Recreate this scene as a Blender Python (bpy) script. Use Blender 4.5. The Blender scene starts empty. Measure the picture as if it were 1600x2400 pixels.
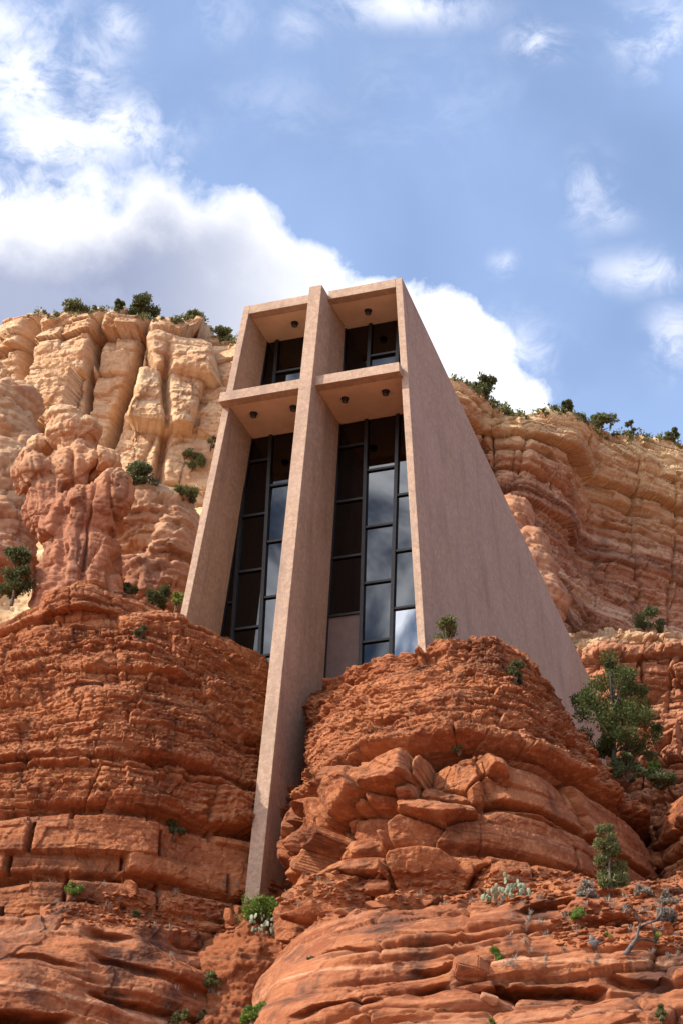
import bpy, bmesh, math, random
import numpy as np
from mathutils import Vector, Matrix
R_ = math.radians
S = bpy.context.scene
col = S.collection
RES = 1.0

# ------------------------------------------------------------------ camera
CAM = np.array([26.5797, -63.1757, -26.28])
YAW, PITCH, ROLL, FPX = .3643, .5365, .041, 5388.4
_F = np.array([-math.sin(YAW) * math.cos(PITCH), math.cos(YAW) * math.cos(PITCH), math.sin(PITCH)])
_r = np.array([math.cos(YAW), math.sin(YAW), 0.0]); _u = np.cross(_r, _F)
_R = _r * math.cos(ROLL) + _u * math.sin(ROLL)
_U = _u * math.cos(ROLL) - _r * math.sin(ROLL)
cd = bpy.data.cameras.new('camera'); cam = bpy.data.objects.new('camera', cd); col.objects.link(cam)
cam.matrix_world = Matrix([[_R[i], _U[i], -_F[i], CAM[i]] for i in range(3)] + [[0, 0, 0, 1]])
cd.sensor_fit = 'VERTICAL'; cd.sensor_height = 36.0; cd.lens = 36.0 * FPX / 2400.0
cd.clip_start = .5; cd.clip_end = 6000
S.camera = cam

# ------------------------------------------------------------------ light, sky, exposure
SUN_AZ, SUN_EL = R_(56), R_(41)          # azimuth to the left of the facade's normal (-Y)
sdir = Vector((-math.sin(SUN_AZ) * math.cos(SUN_EL), -math.cos(SUN_AZ) * math.cos(SUN_EL), math.sin(SUN_EL)))
ld = bpy.data.lights.new('sun', 'SUN'); sun = bpy.data.objects.new('sun', ld); col.objects.link(sun)
ld.energy = 5.0; ld.angle = R_(.55); ld.color = (1, .93, .82)
sun.rotation_euler = sdir.to_track_quat('Z', 'Y').to_euler()
SKY = .15
S.view_settings.view_transform = 'Standard'; S.view_settings.look = 'None'
S.view_settings.exposure = .45; S.view_settings.gamma = 1


class NT:
    """small node-tree helper"""
    def __init__(s, nt): s.nt = nt; nt.nodes.clear()
    def n(s, t, **k):
        nd = s.nt.nodes.new(t)
        for a, b in k.items():
            if a == 'inp':
                for i, v in b.items():
                    if isinstance(v, bpy.types.NodeSocket): s.nt.links.new(v, nd.inputs[i])
                    else: nd.inputs[i].default_value = v
            else: setattr(nd, a, b)
        return nd
    def m(s, op, a, b=0.0, c=None, clamp=False):
        i = {0: a, 1: b}
        if c is not None: i[2] = c
        return s.n('ShaderNodeMath', operation=op, use_clamp=clamp, inp=i).outputs[0]
    def ss(s, lo, hi, x, a=0.0, b=1.0):
        return s.n('ShaderNodeMapRange', interpolation_type='SMOOTHSTEP', inp={0: x, 1: lo, 2: hi, 3: a, 4: b}).outputs[0]
    def mix(s, f, a, b, mode='MIX'):
        nd = s.nt.nodes.new('ShaderNodeMix'); nd.data_type = 'RGBA'; nd.blend_type = mode
        for i, v in ((0, f), (6, a), (7, b)):
            if isinstance(v, bpy.types.NodeSocket): s.nt.links.new(v, nd.inputs[i])
            else: nd.inputs[i].default_value = v if i == 0 else (*v[:3], 1)
        return nd.outputs[2]
    def noise(s, vec, scale, detail=4, rough=.55, dist=0.0, out=0):
        return s.n('ShaderNodeTexNoise', inp={'Vector': vec, 'Scale': scale, 'Detail': detail, 'Roughness': rough, 'Distortion': dist}).outputs[out]
    def scale(s, vec, v):
        return s.n('ShaderNodeMapping', inp={'Vector': vec, 'Scale': v}).outputs[0]


def build_world():
    w = bpy.data.worlds.new('World'); S.world = w; w.use_nodes = True
    t = NT(w.node_tree)
    out = t.n('ShaderNodeOutputWorld')
    sky = t.n('ShaderNodeTexSky', sky_type='NISHITA', sun_disc=False, sun_elevation=SUN_EL,
              sun_rotation=math.atan2(sdir.x, sdir.y), altitude=1300, air_density=1.0, dust_density=1.2, ozone_density=1.4)
    d = t.n('ShaderNodeTexCoord').outputs['Generated']
    # gnomonic coordinates around a fixed direction in the northern sky
    az, el = -.36, .53
    f = (math.sin(az) * math.cos(el), math.cos(az) * math.cos(el), math.sin(el))
    r = (math.cos(az), -math.sin(az), 0.0)
    u = tuple(np.cross(r, f))
    dot = lambda v: t.n('ShaderNodeVectorMath', operation='DOT_PRODUCT', inp={0: d, 1: v}).outputs['Value']
    fz = t.m('MAXIMUM', dot(f), .05)
    X0 = t.m('DIVIDE', dot(r), fz); Y0 = t.m('DIVIDE', dot(u), fz)
    front = t.ss(.5, .8, dot(f))
    n1 = t.noise(d, 16, 7, .6); n2 = t.noise(d, 45, 6, .62); n3 = t.noise(d, 8, 4, .45, .2)
    c1 = t.m('SUBTRACT', n1, .5); c2 = t.m('SUBTRACT', n2, .5)
    # billowed edge of the cumulus bank: curve X -> Y of its upper rim
    fc = t.n('ShaderNodeFloatCurve'); cm = fc.mapping; cv = cm.curves[0]
    pts = RIM
    for i, (a, b) in enumerate(pts):
        if i < 2: cv.points[i].location = (a, b)
        else: cv.points.new(a, b)
    cm.update()
    t.nt.links.new(t.m('MULTIPLY_ADD', X0, 2.5, .5), fc.inputs[1])
    rim = t.m('MULTIPLY', t.m('SUBTRACT', fc.outputs[0], .5), .5)
    dist = t.m('SUBTRACT', rim, Y0)                       # > 0 inside the bank
    vor = t.n('ShaderNodeTexVoronoi', feature='SMOOTH_F1', inp={'Vector': d, 'Scale': 42.0, 'Smoothness': .35}).outputs['Distance']
    dist = t.m('ADD', dist, t.m('MULTIPLY', c1, .030))
    dist = t.m('ADD', dist, t.m('MULTIPLY', c2, .030))
    dist = t.m('ADD', dist, t.m('MULTIPLY', t.m('SUBTRACT', .45, vor), .016))
    soft = t.ss(-.06, .05, X0, .011, .008)
    bank = t.m('MULTIPLY', t.m('DIVIDE', t.m('ADD', dist, .002), soft), 1.0, clamp=True)
    bank = t.m('MULTIPLY', bank, front)
    shade = t.ss(-.012, .05, t.m('ADD', dist, t.m('ADD', t.m('MULTIPLY', t.m('SUBTRACT', n3, .5), .09), t.m('MULTIPLY', c1, .03))))
    shade = t.m('MULTIPLY', shade, t.ss(.03, -.11, X0, .12, 1.0))
    bcol = t.mix(shade, (1.0, 1.0, 1.02), (.29, .33, .47))
    bcol = t.mix(t.m('MULTIPLY', t.ss(.45, .62, n1), .16), bcol, (.66, .68, .80))
    # loose wisps
    wis = None
    for (bx, by, sx, sy, amp) in WISPS:
        ex = t.m('POWER', t.m('DIVIDE', t.m('SUBTRACT', X0, bx), sx), 2.0)
        ey = t.m('POWER', t.m('DIVIDE', t.m('SUBTRACT', Y0, by), sy), 2.0)
        g = t.m('MULTIPLY', t.m('EXPONENT', t.m('MULTIPLY', t.m('ADD', ex, ey), -1.0)), amp)
        wis = g if wis is None else t.m('MAXIMUM', wis, g)
    dw = t.n('ShaderNodeVectorMath', operation='ADD', inp={0: d, 1: t.n('ShaderNodeVectorMath', operation='SCALE', inp={0: t.noise(d, 20, 3, .5, 0, 1), 'Scale': .05}).outputs[0]}).outputs[0]
    nw = t.noise(t.scale(dw, (1, 1, 1.5)), 30, 9, .66)
    wm = t.m('MULTIPLY', t.ss(.40, .70, t.m('ADD', nw, t.m('MULTIPLY', wis, .16))), t.m('MULTIPLY', wis, 1.75, clamp=True))
    wm = t.m('MULTIPLY', wm, front)
    # clouds of the rest of the sky (mirrored in the glass)
    rest = t.m('MULTIPLY', t.ss(.50, .68, t.noise(d, 3.2, 7, .6, .4)), t.m('SUBTRACT', 1.0, front))
    south = dot((-.28, -.80, .53))                        # bright broken cloud added in the southern sky for the panes to mirror
    sth = t.m('MULTIPLY', t.ss(.86, .97, south), t.ss(.38, .62, t.noise(d, 13, 7, .6, .6)))
    veil = t.m('MULTIPLY', t.ss(.25, .8, n3), .38)
    k = 1.0 / SKY
    sc = t.mix(1.0, sky.outputs[0], (.90, .92, .94), 'MULTIPLY')
    c = t.mix(t.m('ADD', .30, veil), sc, (.39 * k, .54 * k, .87 * k))
    c = t.mix(wm, c, (.86 * k, .88 * k, 1.0 * k))
    c = t.mix(rest, c, (1.2 * k, 1.2 * k, 1.25 * k))
    bc = t.n('ShaderNodeVectorMath', operation='SCALE', inp={0: bcol, 'Scale': k}).outputs[0]
    c = t.mix(sth, c, (4.6 * k, 4.6 * k, 4.7 * k))
    c = t.mix(bank, c, bc)
    bg = t.n('ShaderNodeBackground', inp={'Color': c, 'Strength': SKY})
    t.nt.links.new(bg.outputs[0], out.inputs[0])


def _pix(u, v):
    """photo pixel (1600x2400) -> gnomonic sky coordinate, done once by hand calibration"""
    d = _F + _R * (u - 800) / FPX + _U * (1200 - v) / FPX
    az, el = -.36, .53
    f = np.array((math.sin(az) * math.cos(el), math.cos(az) * math.cos(el), math.sin(el)))
    r = np.array((math.cos(az), -math.sin(az), 0.0)); uu = np.cross(r, f)
    return float(d @ r / (d @ f)), float(d @ uu / (d @ f))


RIM = []
for u_, v_ in ((-400, 500), (0, 440), (180, 430), (290, 410), (330, 392), (400, 395), (470, 420), (560, 425), (640, 480), (700, 545), (780, 600),
               (860, 622), (905, 610), (970, 618), (1050, 670), (1150, 745), (1210, 830), (1270, 905), (1400, 1100), (1700, 1500)):
    a_, b_ = _pix(u_, v_); RIM.append((a_ / .4 + .5, b_ / .5 + .5))
WISPS = []
for u_, v_, su, sv, am in ((60, 190, 130, 130, .62), (20, 60, 160, 90, .45), (200, 170, 90, 110, .42), (280, 300, 130, 75, .60), (120, 330, 200, 110, .62), (60, 450, 220, 160, .55),
                           (950, 10, 170, 50, .50), (1260, 100, 70, 40, .50), (1540, 90, 90, 80, .55), (1370, 450, 60, 80, .34), (1420, 500, 60, 40, .30),
                           (1520, 640, 130, 45, .42), (1580, 790, 60, 80, .40), (1180, 620, 30, 30, .35), (280, 60, 60, 60, .38), (520, 40, 90, 60, .18),
                           (700, 60, 60, 50, .20), (640, 250, 160, 90, .10), (1000, 250, 220, 160, .08), (1180, 840, 120, 90, .5)):
    a_, b_ = _pix(u_, v_); WISPS.append((a_, b_, su / FPX, sv / FPX, am))
build_world()

# ------------------------------------------------------------------ scene helpers
def tag(o, label=None, cat=None, group=None, kind=None):
    if label: o['label'] = label
    if cat: o['category'] = cat
    if group: o['group'] = group
    if kind: o['kind'] = kind
    return o


def empty(name, loc, label, cat, group=None):
    o = bpy.data.objects.new(name, None); col.objects.link(o); o.location = loc; o.empty_display_size = .3
    return tag(o, label, cat, group)


def link(name, me, mat, parent=None):
    o = bpy.data.objects.new(name, me); col.objects.link(o)
    if mat: me.materials.append(mat)
    if parent is not None:
        o.parent = parent
        o.matrix_parent_inverse = Matrix.Translation(-Vector(parent.location))
    return o


def np_mesh(name, V, Q, smooth=True):
    """mesh from numpy verts (n,3) and faces (m,k)"""
    me = bpy.data.meshes.new(name); V = np.ascontiguousarray(V, dtype=np.float32); Q = np.ascontiguousarray(Q, dtype=np.int32)
    m, k = Q.shape
    me.vertices.add(len(V)); me.vertices.foreach_set('co', V.ravel())
    me.loops.add(m * k); me.loops.foreach_set('vertex_index', Q.ravel())
    me.polygons.add(m); me.polygons.foreach_set('loop_start', np.arange(0, m * k, k, dtype=np.int32))
    me.update(calc_edges=True)
    me.polygons.foreach_set('use_smooth', np.full(m, smooth, dtype=bool))
    me.validate()
    return me


def prism(name, pts, mat, parent, bev=.012):
    """hexahedron from 8 corner points: bottom 4 (ccw), top 4"""
    bm = bmesh.new(); v = [bm.verts.new(p) for p in pts]
    for f in ((3, 2, 1, 0), (4, 5, 6, 7), (0, 1, 5, 4), (1, 2, 6, 5), (2, 3, 7, 6), (3, 0, 4, 7)): bm.faces.new([v[i] for i in f])
    bmesh.ops.recalc_face_normals(bm, faces=bm.faces)
    if bev: bmesh.ops.bevel(bm, geom=list(bm.edges), offset=bev, segments=2, affect='EDGES', profile=.6)
    me = bpy.data.meshes.new(name); bm.to_mesh(me); bm.free()
    return link(name, me, mat, parent)


# ------------------------------------------------------------------ noise
_rng = np.random.RandomState(7)
_perm = _rng.permutation(512).astype(np.int32); _perm = np.concatenate([_perm, _perm, _perm])
_g = _rng.normal(size=(512, 3)); _g = (_g / np.linalg.norm(_g, axis=1)[:, None]).astype(np.float32)
_h = _rng.rand(512, 4).astype(np.float32)


def hidx(i, j, k): return _perm[_perm[_perm[i & 511] + (j & 511)] + (k & 511)]


def perlin(p, seed=0):
    p = np.asarray(p, dtype=np.float32) + np.float32(seed * 17.31)
    f = np.floor(p); q = p - f; i = f.astype(np.int32)
    w = q * q * q * (q * (q * 6 - 15) + 10)
    res = 0
    for a in (0, 1):
        for b in (0, 1):
            for c in (0, 1):
                g = _g[hidx(i[:, 0] + a, i[:, 1] + b, i[:, 2] + c)]
                dd = g[:, 0] * (q[:, 0] - a) + g[:, 1] * (q[:, 1] - b) + g[:, 2] * (q[:, 2] - c)
                wt = (w[:, 0] if a else 1 - w[:, 0]) * (w[:, 1] if b else 1 - w[:, 1]) * (w[:, 2] if c else 1 - w[:, 2])
                res = res + dd * wt
    return res * 1.5


def fbm(p, oct=4, gain=.5, seed=0, ridge=False):
    p = np.asarray(p, dtype=np.float32); a = 1.0; r = 0
    for o in range(oct):
        n = perlin(p, seed + o * 3)
        r = r + a * ((1 - 2 * np.abs(n)) if ridge else n); p = p * np.float32(2.03); a *= gain
    return r


def worley(p, seed=0):
    """nearest cell: (hash(4), vector to the cell's point, F2-F1)"""
    p = np.asarray(p, dtype=np.float32) + np.float32(seed * 9.7)
    p = p - np.float32(.5)
    f = np.floor(p).astype(np.int32); q = p - f
    b1 = np.full(len(p), 9., np.float32); b2 = b1.copy(); idx = np.zeros(len(p), np.int32); vec = np.zeros_like(p)
    for a in (0, 1):
        for b in (0, 1):
            for c in (0, 1):
                h = hidx(f[:, 0] + a, f[:, 1] + b, f[:, 2] + c)
                v = q - ((_h[h][:, :3] - .5) * .7 + np.array([a, b, c], np.float32))
                dd = (v * v).sum(1)
                near = dd < b1
                b2 = np.where(near, b1, np.minimum(b2, dd)); b1 = np.where(near, dd, b1)
                idx = np.where(near, h, idx); vec[near] = v[near]
    return idx, vec, np.sqrt(b2) - np.sqrt(b1)


def facet(p, tilt=1.0, seed=0):
    """angular broken-rock relief: every cell is a randomly offset, randomly tilted plane"""
    i, v, e = worley(p, seed)
    g = _g[(i * 7 + 3) & 511]
    return (_h[i][:, 3] - .5) + tilt * (g * v).sum(1), e


def sm(a, b, x):
    t = np.clip((x - a) / (b - a), 0, 1); return t * t * (3 - 2 * t)


class Strata:
    """stack of beds of random thickness; f(z) = relief of the bed, with rounded noses and deep seams"""
    def __init__(s, z0, z1, tmin, tmax, seed, rnd=.5, seam=.3, bounds=None):
        r = np.random.RandomState(seed)
        b = [z0]
        while b[-1] < z1: b.append(b[-1] + tmin + (tmax - tmin) * r.rand() ** 1.5)
        s.b = np.array(b if bounds is None else bounds)
        n = len(s.b); s.off = r.rand(n + 1) - .5
        s.z = np.linspace(s.b[0], s.b[-1], 6000)
        i = np.clip(np.searchsorted(s.b, s.z, side='right') - 1, 0, n - 2)
        f = (s.z - s.b[i]) / (s.b[i + 1] - s.b[i])
        th = s.b[i + 1] - s.b[i]
        nose = 1 - np.abs(2 * f - 1) ** 3
        e = np.minimum(f, 1 - f) * th
        s.v = s.off[i] + rnd * (nose - .5) - seam * np.exp(-(e / .05) ** 2)
    def __call__(s, z): return np.interp(z, s.z, s.v)
    def index(s, z): return np.clip(np.searchsorted(s.b, z, side='right') - 1, 0, len(s.b) - 2)


def joints(a, li, w, seed=0):
    """vertical joints that cut each bed into blocks: (offset of the block, distance to the joint, tilt coordinate)"""
    h = _h[_perm[(li * 31 + seed * 7) & 511]]
    x = a / (w * (.7 + .7 * h[:, 1])) + h[:, 0] * 5
    c = np.floor(x).astype(np.int32); fx = x - c
    o = _h[_perm[(_perm[c & 511] + li * 13 + seed) & 511]]
    return o[:, 0] - .5, np.minimum(fx, 1 - fx) * w, (fx - .5) * (o[:, 1] - .5)


def gridmesh(name, P, mat, closed=False):
    n, m = P.shape[:2]
    idx = np.arange(n * m).reshape(n, m)
    if closed: idx = np.vstack([idx, idx[:1]])
    Q = np.stack([idx[:-1, :-1], idx[1:, :-1], idx[1:, 1:], idx[:-1, 1:]], -1).reshape(-1, 4)
    return np_mesh(name, P.reshape(-1, 3), Q)


def smooth_norm(P, closed):
    ds = np.gradient(P, axis=0)
    if closed:
        ds[0] = (P[1] - P[-1]) / 2; ds[-1] = (P[0] - P[-2]) / 2
    dt = np.gradient(P, axis=1)
    N = np.cross(ds, dt); N /= np.maximum(np.linalg.norm(N, axis=2, keepdims=True), 1e-6)
    return N


ANCH = []                                                # sampled rock surfaces for setting plants down


def finish(name, P, disp, mat, closed, kind='structure', label=None, cat=None, flip=False, flat=.35):
    N = smooth_norm(P, closed)
    if flip: N = -N
    seg = np.linalg.norm(np.diff(P, axis=0), axis=2).mean(1)
    a = np.concatenate([[0], np.cumsum(seg)])
    A = np.repeat(a[:, None], P.shape[1], 1)
    n, m = P.shape[:2]
    p = P.reshape(-1, 3).astype(np.float32)
    d = disp(p, N.reshape(-1, 3), A.ravel(), p[:, 2])
    push = None
    if isinstance(d, tuple): d, push = d
    hz = np.linalg.norm(N[..., :2], axis=2, keepdims=True)
    H = np.concatenate([N[..., :2], np.zeros_like(hz)], -1) / np.maximum(hz, 1e-4)
    k = sm(.15, .5, hz)
    D = N * (1 - k) + k * np.concatenate([N[..., :2], N[..., 2:] * flat], -1)
    D = D / np.maximum(np.linalg.norm(D, axis=2, keepdims=True), 1e-4)
    Q = P + D * d.reshape(n, m, 1)
    if push is not None: Q = Q - H * push.reshape(n, m, 1)
    me = gridmesh(name, Q, mat, closed)
    o = link(name, me, mat)
    tag(o, label, cat, None, kind)
    ANCH.append((name, Q.reshape(-1, 3)))
    return o


def resample(rows, M, hidden=-9.3):
    """rows of (z, params...) -> M rows, spaced by the length of the first three columns"""
    rows = np.array(rows, float)
    sg = np.maximum(np.linalg.norm(np.diff(rows[:, :2], axis=0), axis=1), 1e-3)
    sg = sg * np.where(np.maximum(rows[1:, 0], rows[:-1, 0]) < hidden, .08, 1.0); sg[-1] *= .3       # few rows where nothing is ever seen
    L = np.concatenate([[0], np.cumsum(sg)])
    t = np.linspace(0, L[-1], M)
    return np.stack([np.interp(t, L, rows[:, i]) for i in range(rows.shape[1])], 1)


def box_smooth(a, k):
    if k < 2: return a
    pad = np.concatenate([np.repeat(a[:1], k, 0), a, np.repeat(a[-1:], k, 0)])
    ker = np.ones(2 * k + 1) / (2 * k + 1)
    return np.stack([np.convolve(pad[:, i], ker, 'same')[k:-k] for i in range(a.shape[1])], 1)


def dome(name, rows, disp, mat, nt, nz, th=(-200, 20), power=2.0, soft=0, **kw):
    """closed rock body; rows = (z, yfront, xl, xr, yback, xc) describe its outline at each level, bottom to top"""
    rw = np.array(rows, float)
    rs = resample(rw, int(nz * RES), kw.pop('hidden', -9.3)); rs = box_smooth(rs, int(soft * nz * RES))
    t0, t1 = R_(th[0]), R_(th[1])
    T = np.concatenate([np.linspace(t0, t1, int(nt * RES)), np.linspace(t1, t0 + 2 * math.pi, 42)[1:-1]])
    c, s = np.cos(T), np.sin(T)
    cc = np.sign(c) * np.abs(c) ** (2 / power); ssn = np.sign(s) * np.abs(s) ** (2 / power)
    z, yf, xl, xr, yb, xc, yc = rs.T
    X = xc + np.where(c[:, None] > 0, cc[:, None] * (xr - xc), cc[:, None] * (xc - xl))
    Y = yc + np.where(s[:, None] > 0, ssn[:, None] * (yb - yc), ssn[:, None] * (yc - yf))
    P = np.stack([X, Y, np.broadcast_to(z, X.shape)], -1)
    return finish(name, P, disp, mat, True, **kw)


def catmull(pts, n):
    p = np.array(pts, float)
    L = np.concatenate([[0], np.cumsum(np.linalg.norm(np.diff(p[:, :2], axis=0), axis=1))])
    t = np.linspace(0, L[-1], n)
    q = np.stack([np.interp(t, L, p[:, i]) for i in range(p.shape[1])], 1)
    return q, t / L[-1]


def cliff(name, curve, levels, disp, mat, ns, nz, back=(0, 1), soft=.012, foot_h=0.0, **kw):
    """curve rows (x, y, z0, ztop); levels rows (h, inset): h = 0 foot .. 1 rim, then the top running back"""
    q, t = catmull(curve, int(ns * RES)); q = box_smooth(q, int(soft * ns * RES))
    lv = np.array(levels, float)
    hh = (q[:, 3] - q[:, 2]).mean()
    sg = np.hypot(np.diff(lv[:, 0]) * hh, np.diff(lv[:, 1])) * np.where(lv[1:, 0] <= foot_h, .15, np.where(lv[:-1, 0] > 1.02, .25, 1.0))
    L = np.concatenate([[0], np.cumsum(sg)])
    k = np.linspace(0, L[-1], int(nz * RES))
    h = np.interp(k, L, lv[:, 0]); ins = np.interp(k, L, lv[:, 1])
    Z = q[:, 2:3] + (q[:, 3:4] - q[:, 2:3]) * h[None]
    X = q[:, 0:1] + back[0] * ins[None]; Y = q[:, 1:2] + back[1] * ins[None]
    P = np.stack([X, Y, Z], -1)
    return finish(name, P, disp, mat, False, **kw)


# ------------------------------------------------------------------ materials
def new_mat(name):
    m = bpy.data.materials.new(name); m.use_nodes = True
    t = NT(m.node_tree)
    out = t.n('ShaderNodeOutputMaterial')
    b = t.n('ShaderNodeBsdfPrincipled')
    t.nt.links.new(b.outputs[0], out.inputs[0])
    return m, t, b, out


def rock_mat(name, cols, varnish, bump=.35, bscale=6.0, bands=None, rough=.93, pale=None, line=None, stripe=.45):
    m, t, b, out = new_mat(name)
    pos = t.n('ShaderNodeNewGeometry').outputs['Position']
    flat = t.scale(pos, (.35, .35, 1.6))
    n1 = t.noise(flat, .8, 6, .6, .4); n2 = t.noise(pos, 3.5, 5, .65); n3 = t.noise(t.scale(pos, (1.2, 1.2, .35)), .55, 5, .6, .3)
    c = t.mix(t.ss(.36, .64, n1), cols[0], cols[1])
    c = t.mix(t.m('MULTIPLY', t.ss(.46, .72, n2), .75), c, cols[2])
    nb = t.noise(t.scale(pos, (.12, .12, 3.2)), 1.0, 4, .6, .25)        # thin beds
    c = t.mix(t.m('MULTIPLY', t.ss(.52, .66, nb), stripe), c, cols[3])
    if stripe > .5:                                       # thick beds of another colour
        nb2 = t.noise(t.scale(pos, (.03, .03, .9)), 1.0, 3, .5, .15)
        c = t.mix(t.m('MULTIPLY', t.ss(.50, .60, nb2), .55), c, varnish[0])
        c = t.mix(t.m('MULTIPLY', t.ss(.40, .34, nb2), .75), c, cols[3])
    c = t.mix(t.m('MULTIPLY', t.ss(.50, .66, n3), varnish[1]), c, varnish[0])
    nd = t.noise(t.scale(pos, (.22, .22, 4.6)), 1.3, 4, .65, .3)
    c = t.mix(t.m('MULTIPLY', t.ss(.57, .68, nd), .55), c, varnish[0])  # dark varnish streaks, deepened in colour to make up for weak shadow contrast
    if line:                                             # a thin pale bed
        sx = t.n('ShaderNodeSeparateXYZ', inp={0: pos}).outputs
        f = t.m('ADD', t.m('ADD', sx[2], t.m('MULTIPLY', sx[0], line[1])), t.m('MULTIPLY', t.m('SUBTRACT', t.noise(pos, .6, 4, .6), .5), .35))
        w = t.ss(line[2], line[2] * .5, t.m('ABSOLUTE', t.m('SUBTRACT', f, line[0])))
        c = t.mix(t.m('MULTIPLY', w, t.ss(.40, .62, t.noise(pos, 1.6, 3, .6), .05, .6)), c, (.55, .30, .17))
    if bands:
        z = t.n('ShaderNodeSeparateXYZ', inp={0: pos}).outputs[2]
        wob = t.m('MULTIPLY', t.m('SUBTRACT', t.noise(pos, .09, 4, .55), .5), bands[2])
        fz = t.ss(bands[0], bands[1], t.m('ADD', z, wob))
        c2 = t.mix(t.ss(.36, .64, n1), pale[0], pale[1])
        c2 = t.mix(t.m('MULTIPLY', t.ss(.5, .7, n2), .6), c2, pale[2])
        c2 = t.mix(t.m('MULTIPLY', t.ss(.52, .68, nb), .55), c2, pale[3])
        c2 = t.mix(t.m('MULTIPLY', t.ss(.56, .72, n3), .5), c2, pale[4])
        c = t.mix(fz, c, c2)
    t.nt.links.new(c, b.inputs['Base Color'])
    b.inputs['Roughness'].default_value = rough; b.inputs['Specular IOR Level'].default_value = .2
    g1 = t.noise(t.scale(pos, (1, 1, 1.8)), bscale, 7, .68); g2 = t.noise(pos, bscale * 4.5, 4, .6)
    hgt = t.m('ADD', g1, t.m('MULTIPLY', g2, .35))
    bp = t.n('ShaderNodeBump', inp={'Strength': bump, 'Distance': .12, 'Height': hgt})
    t.nt.links.new(bp.outputs[0], b.inputs['Normal'])
    return m


RED = rock_mat('red_sandstone', [(.39, .142, .056), (.265, .080, .031), (.53, .23, .108), (.43, .195, .10)], ((.088, .032, .019), .60), bump=.8)
SLAB = rock_mat('red_slabrock', [(.33, .118, .049), (.225, .070, .029), (.42, .17, .079), (.42, .21, .115)], ((.078, .036, .025), .85), bump=.5, line=(-5.35, .09, .10))
HILL = rock_mat('hill_soil', [(.34, .13, .06), (.26, .09, .04), (.38, .17, .09), (.36, .18, .10)], ((.14, .10, .05), .5))
HILL2 = rock_mat('debris_soil', [(.25, .078, .028), (.19, .053, .02), (.29, .105, .042), (.28, .12, .06)], ((.085, .045, .025), .5), bump=.5)
LCL = rock_mat('cream_cliff', [(.34, .155, .075), (.30, .125, .06), (.40, .21, .115), (.42, .24, .14)], ((.17, .085, .055), .55), bump=.45, bscale=2.5,
               bands=(22, 38, 18), pale=[(.57, .385, .225), (.49, .275, .14), (.64, .49, .325), (.42, .225, .12), (.27, .16, .10)])
RCL = rock_mat('banded_cliff', [(.38, .175, .095), (.29, .115, .06), (.45, .24, .14), (.52, .35, .23)], ((.17, .08, .05), .65), bump=.6, bscale=2.5, stripe=.8,
               bands=(37, 45, 7), pale=[(.60, .41, .21), (.48, .27, .125), (.64, .47, .27), (.42, .23, .12), (.30, .18, .11)])
PINK = rock_mat('pink_rock', [(.36, .17, .10), (.29, .115, .06), (.40, .20, .12), (.38, .19, .11)], ((.16, .08, .055), .55), bump=.3, bscale=3.5,
                bands=(19, 27, 6), pale=[(.50, .32, .18), (.38, .19, .10), (.52, .36, .21), (.40, .21, .11), (.26, .15, .095)])

TERR = rock_mat('terrace_rock', [(.36, .18, .10), (.30, .13, .07), (.40, .22, .13), (.40, .22, .12)], ((.16, .085, .06), .5), bump=.4, bscale=2.5,
                bands=(27, 37, 9), pale=[(.60, .43, .235), (.48, .295, .145), (.64, .49, .30), (.46, .28, .14), (.36, .225, .13)])
HOOD = rock_mat('pillar_rock', [(.36, .155, .085), (.27, .10, .05), (.42, .20, .12), (.36, .15, .08)], ((.13, .06, .04), .7), bump=.5, bscale=3.5,
                bands=(18.8, 22.8, 4), pale=[(.56, .37, .21), (.44, .22, .115), (.58, .42, .25), (.42, .21, .11), (.28, .15, .09)])
PINK2 = rock_mat('orange_slab', [(.42, .21, .115), (.34, .15, .075), (.48, .27, .16), (.42, .24, .14)], ((.2, .1, .06), .4), bump=.3, bscale=3.5)


def concrete_mat():
    m, t, b, out = new_mat('exposed_aggregate_concrete')
    pos = t.n('ShaderNodeNewGeometry').outputs['Position']
    n1 = t.noise(pos, 5.5, 6, .75); n2 = t.noise(t.scale(pos, (1, 1, .10)), 1.1, 6, .65, .3); n3 = t.noise(pos, 15, 4, .65); n4 = t.noise(pos, .35, 5, .6)
    zz = t.n('ShaderNodeSeparateXYZ', inp={0: pos}).outputs[2]
    pour = t.ss(.965, 1.0, t.m('ABSOLUTE', t.m('SINE', t.m('MULTIPLY', t.m('ADD', zz, t.m('MULTIPLY', n1, .05)), math.pi / 2.46))))
    c = t.mix(t.ss(.36, .66, n1), (.34, .228, .155), (.47, .325, .228))
    c = t.mix(t.m('MULTIPLY', t.ss(.54, .68, n3), .6), c, (.19, .12, .095))
    c = t.mix(t.m('MULTIPLY', pour, .10), c, (.2, .14, .11))
    c = t.mix(t.m('MULTIPLY', t.ss(.48, .72, n2), .62), c, (.24, .165, .13))
    c = t.mix(t.m('MULTIPLY', t.ss(.45, .7, n4), .35), c, (.47, .33, .255))
    t.nt.links.new(c, b.inputs['Base Color']); b.inputs['Roughness'].default_value = .92; b.inputs['Specular IOR Level'].default_value = .2
    bp = t.n('ShaderNodeBump', inp={'Strength': .45, 'Distance': .03, 'Height': t.noise(pos, 22, 4, .65)})
    t.nt.links.new(bp.outputs[0], b.inputs['Normal'])
    return m


def plain_mat(name, c, rough=.6, metal=0.0, c2=None, sc=8.0):
    m, t, b, out = new_mat(name)
    pos = t.n('ShaderNodeTexCoord').outputs['Object']
    t.nt.links.new(t.mix(t.ss(.35, .65, t.noise(pos, sc, 4, .6)), c, c2 or tuple(x * .75 for x in c)), b.inputs['Base Color'])
    b.inputs['Roughness'].default_value = rough; b.inputs['Metallic'].default_value = metal
    return m


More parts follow.
